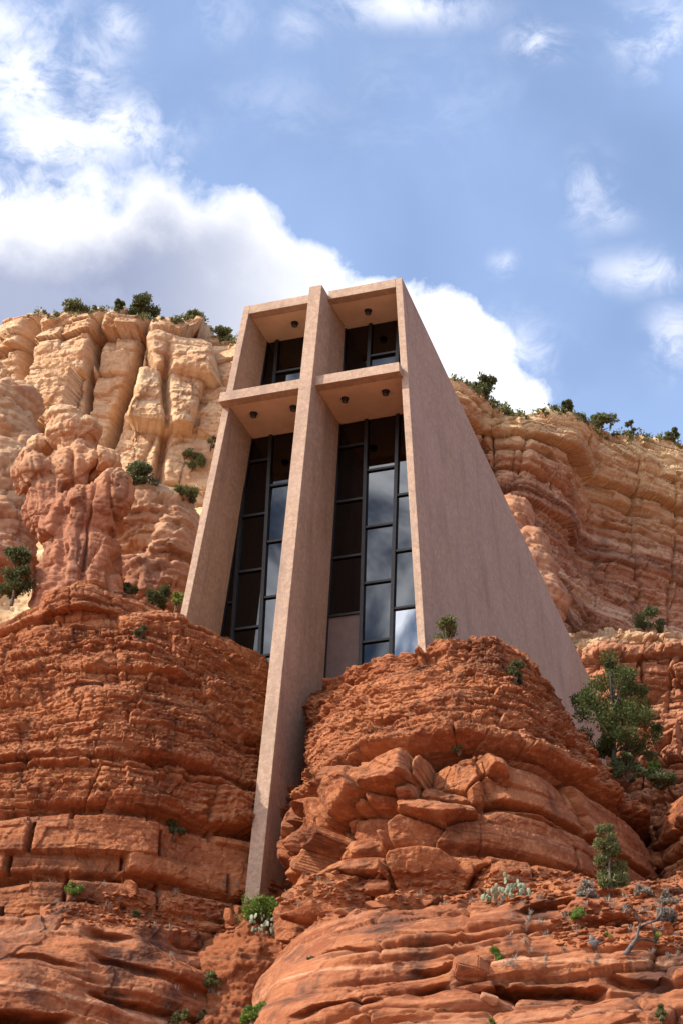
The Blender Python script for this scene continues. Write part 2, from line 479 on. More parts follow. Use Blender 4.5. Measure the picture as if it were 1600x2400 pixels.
def glass_mat(name, tint, boost):
    m, t, b, out = new_mat(name)
    t.nt.nodes.remove(b)
    pos = t.n('ShaderNodeNewGeometry').outputs['Position']
    bp = t.n('ShaderNodeBump', inp={'Strength': .02, 'Distance': .02, 'Height': t.noise(pos, .5, 2, .4)})
    gl = t.n('ShaderNodeBsdfGlossy', inp={'Color': (.92, .95, 1, 1), 'Roughness': .015, 'Normal': bp.outputs[0]})
    tr = t.n('ShaderNodeBsdfTransparent', inp={'Color': (*tint, 1)})
    fr = t.n('ShaderNodeFresnel', inp={'IOR': 1.52})
    f = t.m('MULTIPLY_ADD', fr.outputs[0], 1.0, boost, clamp=True)
    mx = t.n('ShaderNodeMixShader', inp={0: f, 1: tr.outputs[0], 2: gl.outputs[0]})
    t.nt.links.new(mx.outputs[0], out.inputs[0])
    return m


def leaf_mat(name, c1, c2, c3):
    m, t, b, out = new_mat(name)
    pos = t.n('ShaderNodeNewGeometry')
    rnd = pos.outputs['Random Per Island']
    c = t.mix(rnd, c1, c2)
    c = t.mix(t.ss(.45, .7, t.noise(pos.outputs['Position'], 3.0, 3, .6)), c, c3)
    t.nt.links.new(c, b.inputs['Base Color']); b.inputs['Roughness'].default_value = .75; b.inputs['Specular IOR Level'].default_value = .25
    trl = t.n('ShaderNodeBsdfTranslucent', inp={'Color': c})
    mx = t.n('ShaderNodeMixShader', inp={0: .25, 1: b.outputs[0], 2: trl.outputs[0]})
    t.nt.links.new(mx.outputs[0], out.inputs[0])
    return m


CONC = concrete_mat()
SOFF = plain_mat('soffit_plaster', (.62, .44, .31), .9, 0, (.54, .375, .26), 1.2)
DARK = plain_mat('dark_bronze', (.03, .027, .026), .45, .6)
GREY = plain_mat('grey_metal', (.17, .16, .155), .5, .4)
BLACK = plain_mat('black_fitting', (.012, .011, .011), .6)
INNER = plain_mat('dark_interior', (.03, .025, .022), .9)
SPAN = plain_mat('brown_spandrel', (.16, .105, .085), .8, 0, (.13, .085, .07), 3)
GLASS = glass_mat('tinted_glass', (.015, .015, .016), .004)
MIRROR = glass_mat('boosted_mirror_glass', (.05, .05, .05), .17)  # extra reflectance added so that one pane shows bright
BARK = plain_mat('bark', (.17, .12, .085), .9, 0, (.10, .07, .05), 9)
DEAD = plain_mat('weathered_grey_wood', (.15, .13, .115), .9, 0, (.05, .042, .037), 5)
L_JUN = leaf_mat('juniper_leaf', (.050, .070, .018), (.125, .14, .040), (.08, .095, .025))
L_DRK = leaf_mat('dark_leaf', (.065, .080, .028), (.14, .15, .06), (.09, .10, .04))
L_GRN = leaf_mat('green_leaf', (.10, .17, .025), (.17, .24, .040), (.13, .19, .04))
L_OLV = leaf_mat('olive_leaf', (.11, .13, .045), (.19, .20, .07), (.15, .15, .06))
L_YEL = leaf_mat('yellowgreen_leaf', (.20, .25, .045), (.30, .33, .07), (.22, .24, .06))
L_GRY = leaf_mat('grey_twig', (.22, .19, .15), (.33, .29, .23), (.27, .22, .17))
L_CAC = leaf_mat('cactus_pad', (.15, .19, .09), (.34, .36, .24), (.21, .25, .13))

# ------------------------------------------------------------------ chapel
LEAN = .1067
fy = lambda z, y: y + LEAN * z
gy = lambda z: LEAN * z + 3.27 - .0636 * (z - 18)
xr = lambda z: 4.0913 - .1074 * (z - 18)
xl = lambda z: -3.7971 + .0662 * (z - 18)
W2, TW, PW, PC = .252, .27, .711, .28
ZT, ZR, ZCT, ZCB, TR = 26.0, 26.22, 21.66, 21.22, .427
RS, YB = .1648, 27.27
chapel = empty('chapel', (0, 3, 0), 'pinkish concrete chapel with a tall cross front, wedged into the red rocks', 'chapel')


def wall_prism(name, xo, side, zb):
    """battered side wall with a sloping roof edge, front edge leaning back"""
    zr2 = ZR - RS * YB
    def pt(x, y, z): return (x, y, z)
    xi = lambda z: xo(z) - side * TW
    fr, bk = fy(ZR, PW), fy(ZR, PW) + YB + .35
    B = [(xo(zb), fy(zb, PW), zb), (xo(zb), bk, zb), (xi(zb), bk, zb), (xi(zb), fy(zb, PW), zb)]
    T = [(xo(ZR), fr, ZR), (xo(zr2), bk, zr2), (xi(zr2), bk, zr2), (xi(ZR), fr, ZR)]
    return prism(name, B + T, CONC, chapel, .02)


wall_prism('side_wall', xr, 1, -2)
wall_prism('side_wall', xl, -1, -2)
# stem: a deep fin from its front edge to the glass
zb = -1.5
prism('cross_stem', [(-W2, fy(zb, 0), zb), (W2, fy(zb, 0), zb), (W2, gy(zb) + .3, zb), (-W2, gy(zb) + .3, zb),
                     (-W2, fy(ZT, 0), ZT), (W2, fy(ZT, 0), ZT), (W2, gy(ZT) - .1, ZT), (-W2, gy(ZT) - .1, ZT)], CONC, chapel, .02)


def slab(name, xa, xb, z0, z1, y0, y1, mat, bev=.015):
    """horizontal slab between x functions, following the lean of the facade"""
    P = []
    for z in (z0, z1):
        P += [(xa(z), fy(z, y0), z), (xb(z), fy(z, y0), z), (xb(z), y1(z), z), (xa(z), y1(z), z)]
    return prism(name, P, mat, chapel, bev)


cst = lambda v: (lambda z: v)
slab('crossbar', lambda z: xl(z) - .01, cst(-W2 + .004), ZCB, ZCT, PC, lambda z: fy(z, PW) - .003, CONC)
slab('crossbar', cst(W2 - .004), lambda z: xr(z) - .20, ZCB, ZCT, PC, lambda z: fy(z, PW) - .003, CONC)
slab('crossbar_soffit', lambda z: xl(z) + TW + .003, cst(-W2 - .003), ZCB + .006, ZCT - .006, PW, gy, SOFF, .005)
slab('crossbar_soffit', cst(W2 + .003), lambda z: xr(z) - TW - .003, ZCB + .006, ZCT - .006, PW, gy, SOFF, .005)
# roof: front beam, soffits and the long roof sheet
slab('roof_beam', lambda z: xl(z) + TW + .003, cst(-W2 - .003), ZR - TR, ZR - .003, PW + .003, lambda z: fy(z, PW) + .4, CONC)
slab('roof_beam', cst(W2 + .003), lambda z: xr(z) - TW - .003, ZR - TR, ZR - .003, PW + .003, lambda z: fy(z, PW) + .4, CONC)
slab('roof_soffit', lambda z: xl(z) + TW + .003, cst(-W2 - .003), ZR - TR + .006, ZR - .12, PW + .404, lambda z: gy(z) + .45, SOFF, .005)
slab('roof_soffit', cst(W2 + .003), lambda z: xr(z) - TW - .003, ZR - TR + .006, ZR - .12, PW + .404, lambda z: gy(z) + .45, SOFF, .005)
yr0 = fy(ZR, PW) + 2.2; zr2 = ZR - RS * YB; bk = fy(ZR, PW) + YB
zf = ZR - RS * 2.2
prism('roof', [(xl(zf) + TW, yr0, zf - .3), (xr(zf) - TW, yr0, zf - .3), (xr(zr2) - TW, bk, zr2 - .35), (xl(zr2) + TW, bk, zr2 - .35),
               (xl(zf) + TW, yr0, zf - .05), (xr(zf) - TW, yr0, zf - .05), (xr(zr2) - TW, bk, zr2 - .05), (xl(zr2) + TW, bk, zr2 - .05)], CONC, chapel, .01)
prism('rear_wall', [(xl(3) + TW, bk - .3, 3), (xr(3) - TW, bk - .3, 3), (xr(3) - TW, bk, 3), (xl(3) + TW, bk, 3),
                    (xl(zr2) + TW, bk - .3, zr2 - .36), (xr(zr2) - TW, bk - .3, zr2 - .36), (xr(zr2) - TW, bk, zr2 - .36), (xl(zr2) + TW, bk, zr2 - .36)], INNER, chapel, 0)
prism('floor', [(xl(9) + TW, 4.6, 8.2), (xr(9) - TW, 4.6, 8.2), (xr(9) - TW, bk - .3, 8.2), (xl(9) + TW, bk - .3, 8.2),
                (xl(9) + TW, 4.6, 8.6), (xr(9) - TW, 4.6, 8.6), (xr(9) - TW, bk - .3, 8.6), (xl(9) + TW, bk - .3, 8.6)], INNER, chapel, 0)


def bar(bm, a, b, w, d):
    """rectangular bar between two points lying in the glass plane; w = width, d = depth along y"""
    a, b = Vector(a), Vector(b); ax = (b - a).normalized(); sx = ax.cross(Vector((0, 1, 0))).normalized() * (w / 2); dy = Vector((0, d / 2, 0))
    v = [bm.verts.new(p) for p in (a - sx - dy, a + sx - dy, a + sx + dy, a - sx + dy, b - sx - dy, b + sx - dy, b + sx + dy, b - sx + dy)]
    for f in ((3, 2, 1, 0), (4, 5, 6, 7), (0, 1, 5, 4), (1, 2, 6, 5), (2, 3, 7, 6), (3, 0, 4, 7)): bm.faces.new([v[i] for i in f])


def window(x0, x1, z0, z1, cols, spandrel=None, clear=()):  # clear: panes that get the glass with added reflectance
    """cols: list of (x_bottom, x_top, [rail heights]) mullions on the right of each column; x0/x1 functions"""
    bm = bmesh.new()
    edges = [(x0(z0), x0(z1))] + [(c[0], c[1]) for c in cols[:-1]] + [(x1(z0), x1(z1))]
    ex = lambda e, z: e[0] + (e[1] - e[0]) * (z - z0) / (z1 - z0)
    for i, e in enumerate(edges):
        w, d = (.13, .22) if 0 < i < len(edges) - 1 else (.07, .16)
        bar(bm, (e[0], gy(z0), z0), (e[1], gy(z1), z1), w, d)
    panes = []
    for i, c in enumerate(cols):
        zs = [z0] + sorted(c[2]) + [z1]
        for z in c[2]: bar(bm, (ex(edges[i], z) + .066, gy(z), z), (ex(edges[i + 1], z) - .066, gy(z), z), .085, .13)
        for a, b in zip(zs[:-1], zs[1:]): panes.append((i, a, b))
    bmesh.ops.recalc_face_normals(bm, faces=bm.faces)
    me = bpy.data.meshes.new('window_frame'); bm.to_mesh(me); bm.free()
    fr = link('window_frame', me, DARK, chapel)
    for k, (i, a, b) in enumerate(panes):
        L = lambda z: ex(edges[i], z) + .02; Rr = lambda z: ex(edges[i + 1], z) - .02
        V = [(L(a), gy(a) + .02, a), (Rr(a), gy(a) + .02, a), (Rr(b), gy(b) + .02, b), (L(b), gy(b) + .02, b)]
        V += [(x, y + .012, z) for x, y, z in V]
        solid = spandrel is not None and (i, round(b, 2)) == spandrel
        mat = SPAN if solid else (MIRROR if (i, k) in clear or (i, round(b, 2)) in clear else GLASS)
        me = np_mesh('glass', np.array(V), np.array([(0, 1, 2, 3), (7, 6, 5, 4), (0, 4, 5, 1), (1, 5, 6, 2), (2, 6, 7, 3), (3, 7, 4, 0)]), False)
        o = bpy.data.objects.new('infill_panel' if solid else 'pane', me); col.objects.link(o); me.materials.append(mat)
        o.parent = fr
        if (i, round(b, 2)) in clear: o['label'] = 'bright pane of boosted reflectance mirroring a white cloud'
    return fr


zg0 = 6.0
A_ = [20.13, 17.66, 15.20, 12.74]; B_ = [18.87, 16.35, 13.93, 11.48, 9.0]
window(lambda z: xl(z) + TW, cst(-W2), zg0, ZCB, [(-3.30, -3.56, B_), (-2.15, -2.53, A_ + [10.3]), (-1.25, -1.35, B_), (0, 0, A_ + [10.3])])
window(cst(W2), lambda z: xr(z) - TW, zg0, ZCB, [(1.70, 1.34, A_), (2.78, 2.58, B_), (0, 0, [17.56, 15.12, 12.70, 10.2])], spandrel=(0, 12.74), clear=((2, 12.70),))
zu0, zu1 = ZCT, ZR - TR
window(lambda z: xl(z) + TW, cst(-W2), zu0, zu1, [(-2.60, -2.58, [23.1]), (-1.35, -1.35, [24.22, 23.0]), (0, 0, [23.6])])
window(cst(W2), lambda z: xr(z) - TW, zu0, zu1, [(1.30, 1.29, [23.1]), (2.45, 2.45, [24.23, 23.0]), (0, 0, [23.6])])


def downlight(x, y, z):
    bm = bmesh.new()
    bmesh.ops.create_cone(bm, cap_ends=True, segments=24, radius1=.115, radius2=.115, depth=.16, matrix=Matrix.Translation((x, y, z - .07)))
    bmesh.ops.create_cone(bm, cap_ends=True, segments=24, radius1=.15, radius2=.15, depth=.02, matrix=Matrix.Translation((x, y, z - .012)))
    me = bpy.data.meshes.new('ceiling_light'); bm.to_mesh(me); bm.free()
    o = link('ceiling_light', me, BLACK, chapel)
    bm = bmesh.new(); bmesh.ops.create_cone(bm, cap_ends=True, segments=20, radius1=.085, radius2=.085, depth=.01, matrix=Matrix.Translation((x, y, z - .157)))
    me = bpy.data.meshes.new('lens'); bm.to_mesh(me); bm.free()
    c = bpy.data.objects.new('lens', me); col.objects.link(c); me.materials.append(GREY); c.parent = o


def ray_to_z(u, v, z):
    d = _F + _R * (u - 800) / FPX + _U * (1200 - v) / FPX
    return CAM + d * (z - CAM[2]) / d[2]


for u_, v_, z_ in ((691, 757, ZR - TR), (862, 728, ZR - TR), (595, 969, ZCB), (688, 954, ZCB), (808, 934, ZCB), (903, 917, ZCB)):
    q_ = ray_to_z(u_, v_, z_); downlight(q_[0], q_[1], z_)

# ------------------------------------------------------------------ rocks
def chips(p, L, seed, an=1.6, n=3, gain=.44, tilt=1.0):
    """several sizes of angular, broken-off facets; L = size of the largest in metres"""
    r = 0; a = .25 * L
    for o in range(n):
        s = 2.15 ** o / L
        q = p * np.array((s, s, s * an), np.float32) + np.float32(.16) * perlin(p * np.float32(s * 1.3), seed + 9 + o)[:, None]
        r = r + a * facet(q, tilt, seed + o)[0]; a *= gain
    return r


def at(u, v, Y):
    d = _F + _R * (u - 800) / FPX + _U * (1200 - v) / FPX
    return CAM + d * (Y - CAM[1]) / d[1]


class Beds:
    """jointed bedding: every bed is cut into blocks that stand forward or back by a random amount, with crisp seams"""
    def __init__(s, z0, z1, tmin, tmax, w, seed, seam=.25, slant=.5, rnd=.18):
        r = np.random.RandomState(seed); b = [z0]
        while b[-1] < z1: b.append(b[-1] + tmin + (tmax - tmin) * r.rand() ** 1.6)
        s.b = np.array(b, np.float32); s.w = w; s.seed = seed; s.seam = seam; s.slant = slant; s.rnd = rnd; s.th = np.diff(s.b)
    def __call__(s, p, a, z, cont=.4):
        """relief in units of the mean bed thickness"""
        tm = float(s.th.mean())
        zz = z + .12 * tm * perlin(p * (1.6 / tm / 3), s.seed + 1)
        li = np.clip(np.searchsorted(s.b, zz, side='right') - 1, 0, len(s.b) - 2)
        h = _h[_perm[(li * 31 + s.seed * 7) & 511]]
        w = s.w * (.55 + .9 * h[:, 1])
        aa = a + s.slant * (h[:, 2] - .5) * (zz - s.b[li]) + .10 * s.w * perlin(p / s.w, s.seed + 2)
        x = aa / w + h[:, 0] * 5
        c = np.floor(x).astype(np.int32); fx = x - c
        o = _h[_perm[(_perm[c & 511] + li * 13 + s.seed) & 511]]
        ea = np.minimum(fx, 1 - fx) * w; ez = np.minimum(zz - s.b[li], s.b[li + 1] - zz)
        e = np.minimum(ea * (1 + 2 * (o[:, 3] > .6)), ez)
        rnd = s.rnd * np.clip(1 - e / (.16 * tm), 0, 1) ** 2
        d = cont * (h[:, 3] - .5) + (1 - cont) * (o[:, 0] - .5) + .35 * (fx - .5) * (o[:, 1] - .5) + .35 * ((zz - s.b[li]) / s.th[li] - .5) * (o[:, 2] - .6)
        d = d - rnd - s.seam * (h[:, 2] > .35) * np.exp(-(ez / (.05 * tm + .008)) ** 2) - s.seam * .8 * (o[:, 3] > .45) * np.exp(-(ea / (.05 * tm + .008)) ** 2)
        return d * tm


B_BIG = Beds(-40, 100, .7, 2.0, 3.0, 301); B_MID = Beds(-40, 100, .22, .6, 1.1, 302); B_FIN = Beds(-40, 100, .09, .20, .38, 303)
B_HUGE = Beds(-40, 100, 1.2, 2.4, 2.2, 306, .3, .8, .03)
B_CL = Beds(-10, 100, .8, 3.4, 6.5, 304, .22, .3, .05); B_CM = Beds(-10, 100, .28, .95, 2.2, 305, .25, .4, .08)
B_WALL = Beds(-10, 100, 2.6, 5.5, 6.0, 307, .12, .7, .04)


def gz(z, c, w): return np.exp(-((z - c) / w) ** 2)


LMS = Strata(-6, 20, .7, 1.9, 11, .45, .25); LMT = Strata(-6, 20, .16, .5, 12, .6, .2)


def lm_disp(p, N, a, z):
    low = fbm(p * .16, 3, .5, 1)
    zw = z + .30 * fbm(p * .10, 2, .5, 2) + .06 * perlin(p * .8, 22)
    li = LMS.index(zw)
    bo, be, bt = joints(a, li, 2.5, 3)
    block = sm(2.7, 2.2, zw)                              # squared blocks at the foot
    body = sm(4.2, 5.0, zw) * sm(11.2, 10.6, zw)
    mid = (1 - block) * sm(5.0, 4.2, zw); cap = sm(10.7, 11.3, zw)
    pat = sm(-.25, .35, fbm(p * .33, 2, .5, 23))
    seam = gz(zw, 2.45, .17) * .65 + gz(zw, 4.45, .13) * (.35 + .45 * pat) + gz(zw, -.05, .16) * .6 + gz(zw, 10.75, .2) * .4
    ch = chips(p, .75, 24, 1.7, 3, .52) * (.5 + .8 * sm(-.3, .3, fbm(p * .5, 2, .5, 29))); ch2 = chips(p, 2.2, 27, 1.4, 3)
    kn = fbm(p * (1.05, 1.05, 1.75), 4, .56, 5, True)
    fine = fbm(p * 6.5, 3, .55, 12)
    d = .6 * low - seam
    bb, bm_, bf = B_BIG(p, a, zw), B_MID(p, a, zw), B_FIN(p, a, zw)
    rg = sm(-.25, .25, fbm(p * .4, 2, .5, 29))
    d += block * (.45 * bo + .6 * bt - .45 * np.exp(-(be / .05) ** 2) + .25 * ch2 + .25 * bm_ * rg)
    d += mid * (.6 * ch2 + .35 * ch + .5 * bb + .65 * bm_ + .4 * bf)
    d += body * (.45 * ch + .45 * ch2 + .30 * bb * pat + 1.15 * bm_ * (.5 + .5 * rg) + 1.4 * bf * (.35 + .65 * rg))
    d += cap * (.20 * LMS(zw) + .4 * ch2 + .4 * bb + .4 * bm_)
    d += (.022 + .022 * body) * fine
    d -= .4 * gz(z, 6.1 + .5 * low, .10) * sm(-.1, .4, perlin(p * .35, 21))
    return d


#        z     yfront  xl     xr    yback  xc   yc
dome('red_rock_mound', [(-4.0, -4.4, -20, 1.6, 18, -8, 6), (-.3, -4.4, -20, 1.3, 18, -8, 6), (2.5, -4.1, -19.7, 1.1, 18, -8, 6), (4.5, -3.6, -19.2, .9, 18, -8, 6),
                        (6.2, -2.9, -18.6, .5, 18, -8, 6), (8.5, -1.7, -17.6, -.4, 18, -8, 6), (10.6, -.7, -16.5, -1.3, 18, -8, 6), (11.5, -.3, -16, -2.2, 18, -8, 6), (12.1, .7, -15, -3.2, 18, -8, 6),
                        (12.7, 3, -13, -5, 17, -8, 6), (13.0, 5.8, -9, -7.5, 8, -8, 6)], lm_disp, RED, 860, 760, soft=.012, th=(-118, 14), hidden=-.5)

dome('mound_cap', [(10.6, -.5, -9.6, -4.7, 8, -7.3, 4), (11.3, -.95, -10.0, -4.4, 8, -7.3, 4), (12.1, -.85, -9.7, -4.7, 8, -7.3, 4), (12.6, -.3, -9.2, -5.2, 7.6, -7.3, 4), (13.0, .9, -8.8, -5.8, 7, -7.3, 4), (13.3, 3.2, -7.9, -6.8, 4.6, -7.3, 4)],
     lambda p, N, a, z: lm_disp(p, N, a, z) - .15, RED, 420, 150, soft=.02, th=(-190, 10), hidden=-99)

RMS = Strata(-8, 18, .8, 1.8, 41, .4, .2); RMT = Strata(-8, 18, .15, .5, 42, .6, .25)


def rm_disp(p, N, a, z):
    low = fbm(p * .17 + 3.3, 3, .5, 31)
    zw = z + .35 * fbm(p * .12, 2, .5, 32) + .06 * perlin(p * .8, 43)
    li = RMS.index(zw)
    up = sm(3.2, 3.6, zw); lo = 1 - up
    right = sm(8.8, 9.5, p[:, 0] + .5 * perlin(p * .4, 44))   # long squared slabs on the right flank
    bo, be, bt = joints(a, li, 3.4, 5)
    i, v, e = worley(p * (.52, .52, .66) + .05 * fbm(p * .9, 2, .5, 45)[:, None], 34)
    fc = (_h[i][:, 3] - .5) + 1.5 * (_g[(i * 7 + 3) & 511] * v).sum(1)
    ch = chips(p, 1.0, 35, 1.4, 3); ch2 = chips(p, 1.0, 47, 1.3, 3, .5) * (.55 + .8 * sm(-.3, .3, fbm(p * .45, 2, .5, 49)))
    kn = fbm(p * (1.15, 1.15, 2.0), 4, .55, 36, True); fine = fbm(p * 7, 3, .55, 38)
    pat = sm(-.25, .35, fbm(p * .35, 2, .5, 46))
    seam = gz(zw, 3.22, .20) * 1.35 + right * gz(zw, 1.15, .08) * .9 + gz(zw, -.75, .15) * .6
    d = .5 * low - seam
    bb, bm_, bf = B_BIG(p, a, zw + 40), B_MID(p, a, zw + 40), B_FIN(p, a, zw + 40)
    rg = sm(-.25, .25, fbm(p * .4, 2, .5, 49))
    lf = sm(.8, 3.2, p[:, 0])
    d += lo * (1 - right) * (.85 * fc * lf + .62 * B_HUGE(p, a, zw + 40, .1) + .32 * ch + .15 * bm_ * rg + .15 * bf * rg - .25 * np.exp(-(e / .05) ** 2))
    d += lo * right * (.75 * B_HUGE(p, a * .45, zw + 40, .75) + .06 * RMS(zw) + .22 * bo + .45 * bt - .3 * np.exp(-(be / .06) ** 2) + .12 * ch + .10 * bm_ * rg)
    d += up * (.70 * ch2 + .45 * bb * pat + 1.35 * bm_ * (.5 + .5 * rg) + 1.5 * bf * (.35 + .65 * rg) + .38 * gz(zw, 3.72, .34))
    d += (.02 + .02 * up) * fine
    return d


dome('broken_rock_mound', [(-4.0, -5.2, .5, 13.0, 24, 7, 7), (-1.4, -4.9, .5, 12.6, 24, 7, 7), (.5, -4.4, .5, 12.1, 24, 7, 7), (2.2, -3.9, .5, 11.6, 24, 7, 7), (3.4, -3.2, .4, 11.2, 23, 7, 7),
                           (5.0, -1.8, .2, 10.6, 22, 7, 7), (6.6, -.4, -.4, 9.5, 20, 7, 7), (7.7, .5, -.5, 8.7, 17, 7, 7), (8.7, 1.1, -.1, 8.2, 13, 7, 6), (9.25, 1.6, 1.6, 7.9, 11, 6.8, 5.5), (9.6, 2.3, 5.0, 7.6, 8, 6.6, 5),
                           (9.8, 3.6, 6.2, 6.9, 5, 6.6, 4.5)], rm_disp, RED, 1200, 820, soft=.010, power=2.35, th=(-196, -2), hidden=-1.6)

def slots(p, lst):
    """deep horizontal undercuts between beds: (x0, x1, z, slope, height, depth)"""
    d = 0; wv = .10 * perlin(p * 1.1, 87)
    for x0, x1, z0, sl, hh, dp in lst:
        zc = z0 + sl * (p[:, 0] - x0) + wv
        d = d + dp * np.exp(-(np.maximum(p[:, 2] - zc, 0) / .035) ** 2) * np.exp(-(np.maximum(zc - p[:, 2], 0) / (hh * 4)) ** 2) * sm(x0 - .3, x0 + .3, p[:, 0]) * sm(x1 + .3, x1 - .3, p[:, 0])
    return d


def slot_px(u0, v0, u1, v1, Y, hh, dp):
    A, B = at(u0, v0, Y), at(u1, v1, Y)
    return (A[0], B[0], A[2], (B[2] - A[2]) / (B[0] - A[0]), hh, dp)


LSLOT = [slot_px(-40, 2350, 70, 2335, -9.4, .07, 1.6), slot_px(150, 2262, 400, 2262, -8.3, .06, .5), slot_px(0, 2215, 120, 2222, -7.8, .05, .35), slot_px(150, 2130, 220, 2140, -6.6, .08, .5), slot_px(380, 2165, 450, 2172, -7, .08, .5), slot_px(160, 2185, 330, 2205, -7.4, .06, .4), slot_px(60, 2378, 330, 2398, -9.6, .08, .7)]
LSS = Strata(-30, 10, .9, 2.4, 61, .8, .35); LST = Strata(-30, 10, .15, .5, 62, .5, .2)


def ls_disp(p, N, a, z):
    low = fbm(p * (.2, .2, .3) + 1.7, 3, .55, 51); w = fbm(p * .16, 3, .5, 52)
    zw = z + .35 * w + .05 * p[:, 0]
    pat = sm(-.3, .4, fbm(p * (.22, .22, .5), 3, .5, 53)); pt2 = sm(-.1, .5, fbm(p * (.3, .3, .6) + 5, 3, .5, 54))
    kn = fbm(p * (.7, .7, 1.5), 4, .5, 55); fine = fbm(p * 5, 4, .55, 57)
    ch = chips(p, 1.6, 58, 2.0, 4)
    talus = sm(-2.4, -1.4, z)
    d = .6 * low + .40 * LSS(zw) * pat + .45 * B_BIG(p, a, zw + 20, .8) * pt2 + .22 * B_MID(p, a, zw + 20, .75) * pt2 + .25 * B_FIN(p, a, zw + 20, .8) * pat + .10 * kn + (.16 + .35 * talus) * ch + (.018 + .03 * talus) * fine
    return d, slots(p, LSLOT)


dome('slickrock_ledge', [(-22, -24, -26, 2, 12, -8, 5), (-14, -17, -24, 2.0, 12, -8, 5), (-9, -12.2, -22, 1.6, 12, -8, 5), (-6, -9.6, -21, 1.3, 12, -8, 5), (-4.3, -8.1, -20.5, 1.2, 12, -8, 5), (-3.0, -6.9, -20, 1.2, 12, -8, 5),
                         (-1.8, -5.2, -19, .9, 12, -8, 5), (-.9, -3.4, -18, .9, 12, -8, 5), (-.8, 4, -9, -7, 6, -8, 5)], ls_disp, SLAB, 760, 520, soft=.010, power=2.3, th=(-112, 6))

RSS = Strata(-30, 10, 1.0, 2.6, 81, .8, .35); RST = Strata(-30, 10, .2, .6, 82, .5, .2)


RSLOT = [slot_px(1150, 2338, 1425, 2330, -9.6, .09, .9), (slot_px(985, 2282, 1062, 2268, -9.2, .08, .6)), slot_px(1000, 2342, 1062, 2335, -9.6, .08, .6), slot_px(700, 2390, 890, 2345, -10.5, .05, .4),
         slot_px(1230, 2150, 1340, 2135, -7.4, .10, .6), slot_px(1440, 2300, 1580, 2330, -9.4, .08, .6), slot_px(735, 2215, 860, 2228, -9, .04, .22), slot_px(1380, 2170, 1520, 2178, -8, .08, .5)]


def rs_disp(p, N, a, z):
    low = fbm(p * (.18, .18, .3) + 8.7, 3, .5, 71); w = fbm(p * .15, 3, .5, 72)
    zw = z + .25 * w - .03 * p[:, 0]
    pat = sm(-.3, .4, fbm(p * (.2, .2, .5) + 2, 3, .5, 73))
    kn = fbm(p * (.6, .6, 1.3), 4, .5, 75); fine = fbm(p * 5, 4, .55, 77)
    ch = chips(p, 1.8, 78, 2.2, 4)
    right = sm(4.5, 9, p[:, 0] + perlin(p * .3, 79)); talus = sm(-3.7, -3.0, z)
    li = RSS.index(zw); bo, be, bt = joints(a, li, 3.0, 15)
    return .45 * low + (.08 + .38 * right) * RSS(zw) * (.3 + .7 * pat) + (.06 + .30 * right) * pat * B_MID(p, a, zw + 10, .75) + (.08 + .22 * right) * B_FIN(p, a, zw + 10, .85) * pat + .5 * right * B_BIG(p, a, zw + 10) + .06 * kn + (.05 + .25 * right) * ch * (1 - talus) + talus * .5 * ch + (.014 + .035 * talus) * fine, slots(p, RSLOT)


dome('slickrock_dome', [(-22, -24, -.8, 34, 14, 9, 6), (-14, -17, -.3, 31, 14, 9, 6), (-9.6, -12.6, .1, 28, 14, 9, 6), (-7.6, -11.0, .3, 26, 14, 9, 6), (-6.0, -9.6, .5, 25, 14, 9, 6), (-4.6, -8.2, .8, 24, 14, 9, 6),
                        (-3.7, -7.0, 1.1, 22, 14, 9, 6), (-2.5, -5.2, 1.5, 21, 14, 9, 6), (-1.7, -3.6, 2.2, 20, 14, 9, 6), (-1.4, 4, 7, 10, 8, 9, 6)], rs_disp, SLAB, 960, 520, soft=.010, power=2.7, th=(-184, -32))


def fan_disp(p, N, a, z):
    return .30 * fbm(p * .5, 3, .5, 195) + .6 * chips(p, .7, 196, 1.5, 3, .5) + .4 * B_MID(p, a, z) + .3 * B_FIN(p, a, z) + .04 * fbm(p * 4, 3, .5, 198)


dome('debris_slope', [(-9, -7, -2.2, 3.4, 8, .6, 3), (-6.5, -4.6, -1.7, 3.0, 8, .5, 3), (-4.3, -3.0, -1.8, 2.8, 8, .4, 3), (-2.4, -2.2, -2.6, 3.4, 8, .3, 3), (-1.0, -1.1, -2.0, 2.6, 7, .3, 3), (-.1, -.1, -1.4, 1.8, 6, .3, 3), (.5, 1.2, -.7, 1.2, 5, .3, 3), (.9, 2.6, .1, .5, 3.4, .3, 3)],
     fan_disp, HILL2, 260, 220, soft=.01)


def side_disp(p, N, a, z):
    low = fbm(p * .2 + 5.1, 3, .5, 91); zw = z + .3 * fbm(p * .15, 2, .5, 92)
    li = RMS.index(zw + 3); bo, be, bt = joints(a, li, 2.6, 8)
    return .5 * low + .15 * RMS(zw + 3) + .7 * B_BIG(p, a, zw, .6) + .2 * bo + .3 * bt - .3 * np.exp(-(be / .06) ** 2) + .5 * B_MID(p, a, zw) + .5 * B_FIN(p, a, zw) + .3 * chips(p, 1.6, 94, 1.7, 3) + .08 * fbm(p * 1.5, 4, .5, 93)


dome('dark_rock_bench', [(-5, 1.6, 10, 27, 30, 17, 11), (0, 1.8, 10.4, 27, 30, 17, 11), (3, 2.2, 10.6, 26, 30, 17, 11), (4.4, 2.6, 11, 26, 30, 17, 11), (4.9, 4.5, 12, 25, 29, 17, 11), (5.6, 9, 15, 19, 14, 17, 11)],
     side_disp, RED, 380, 260, soft=.01)

LCS = Strata(0, 90, 1.8, 5.5, 111, .6, .3); LCT = Strata(0, 90, .4, 1.3, 112, .6, .3)


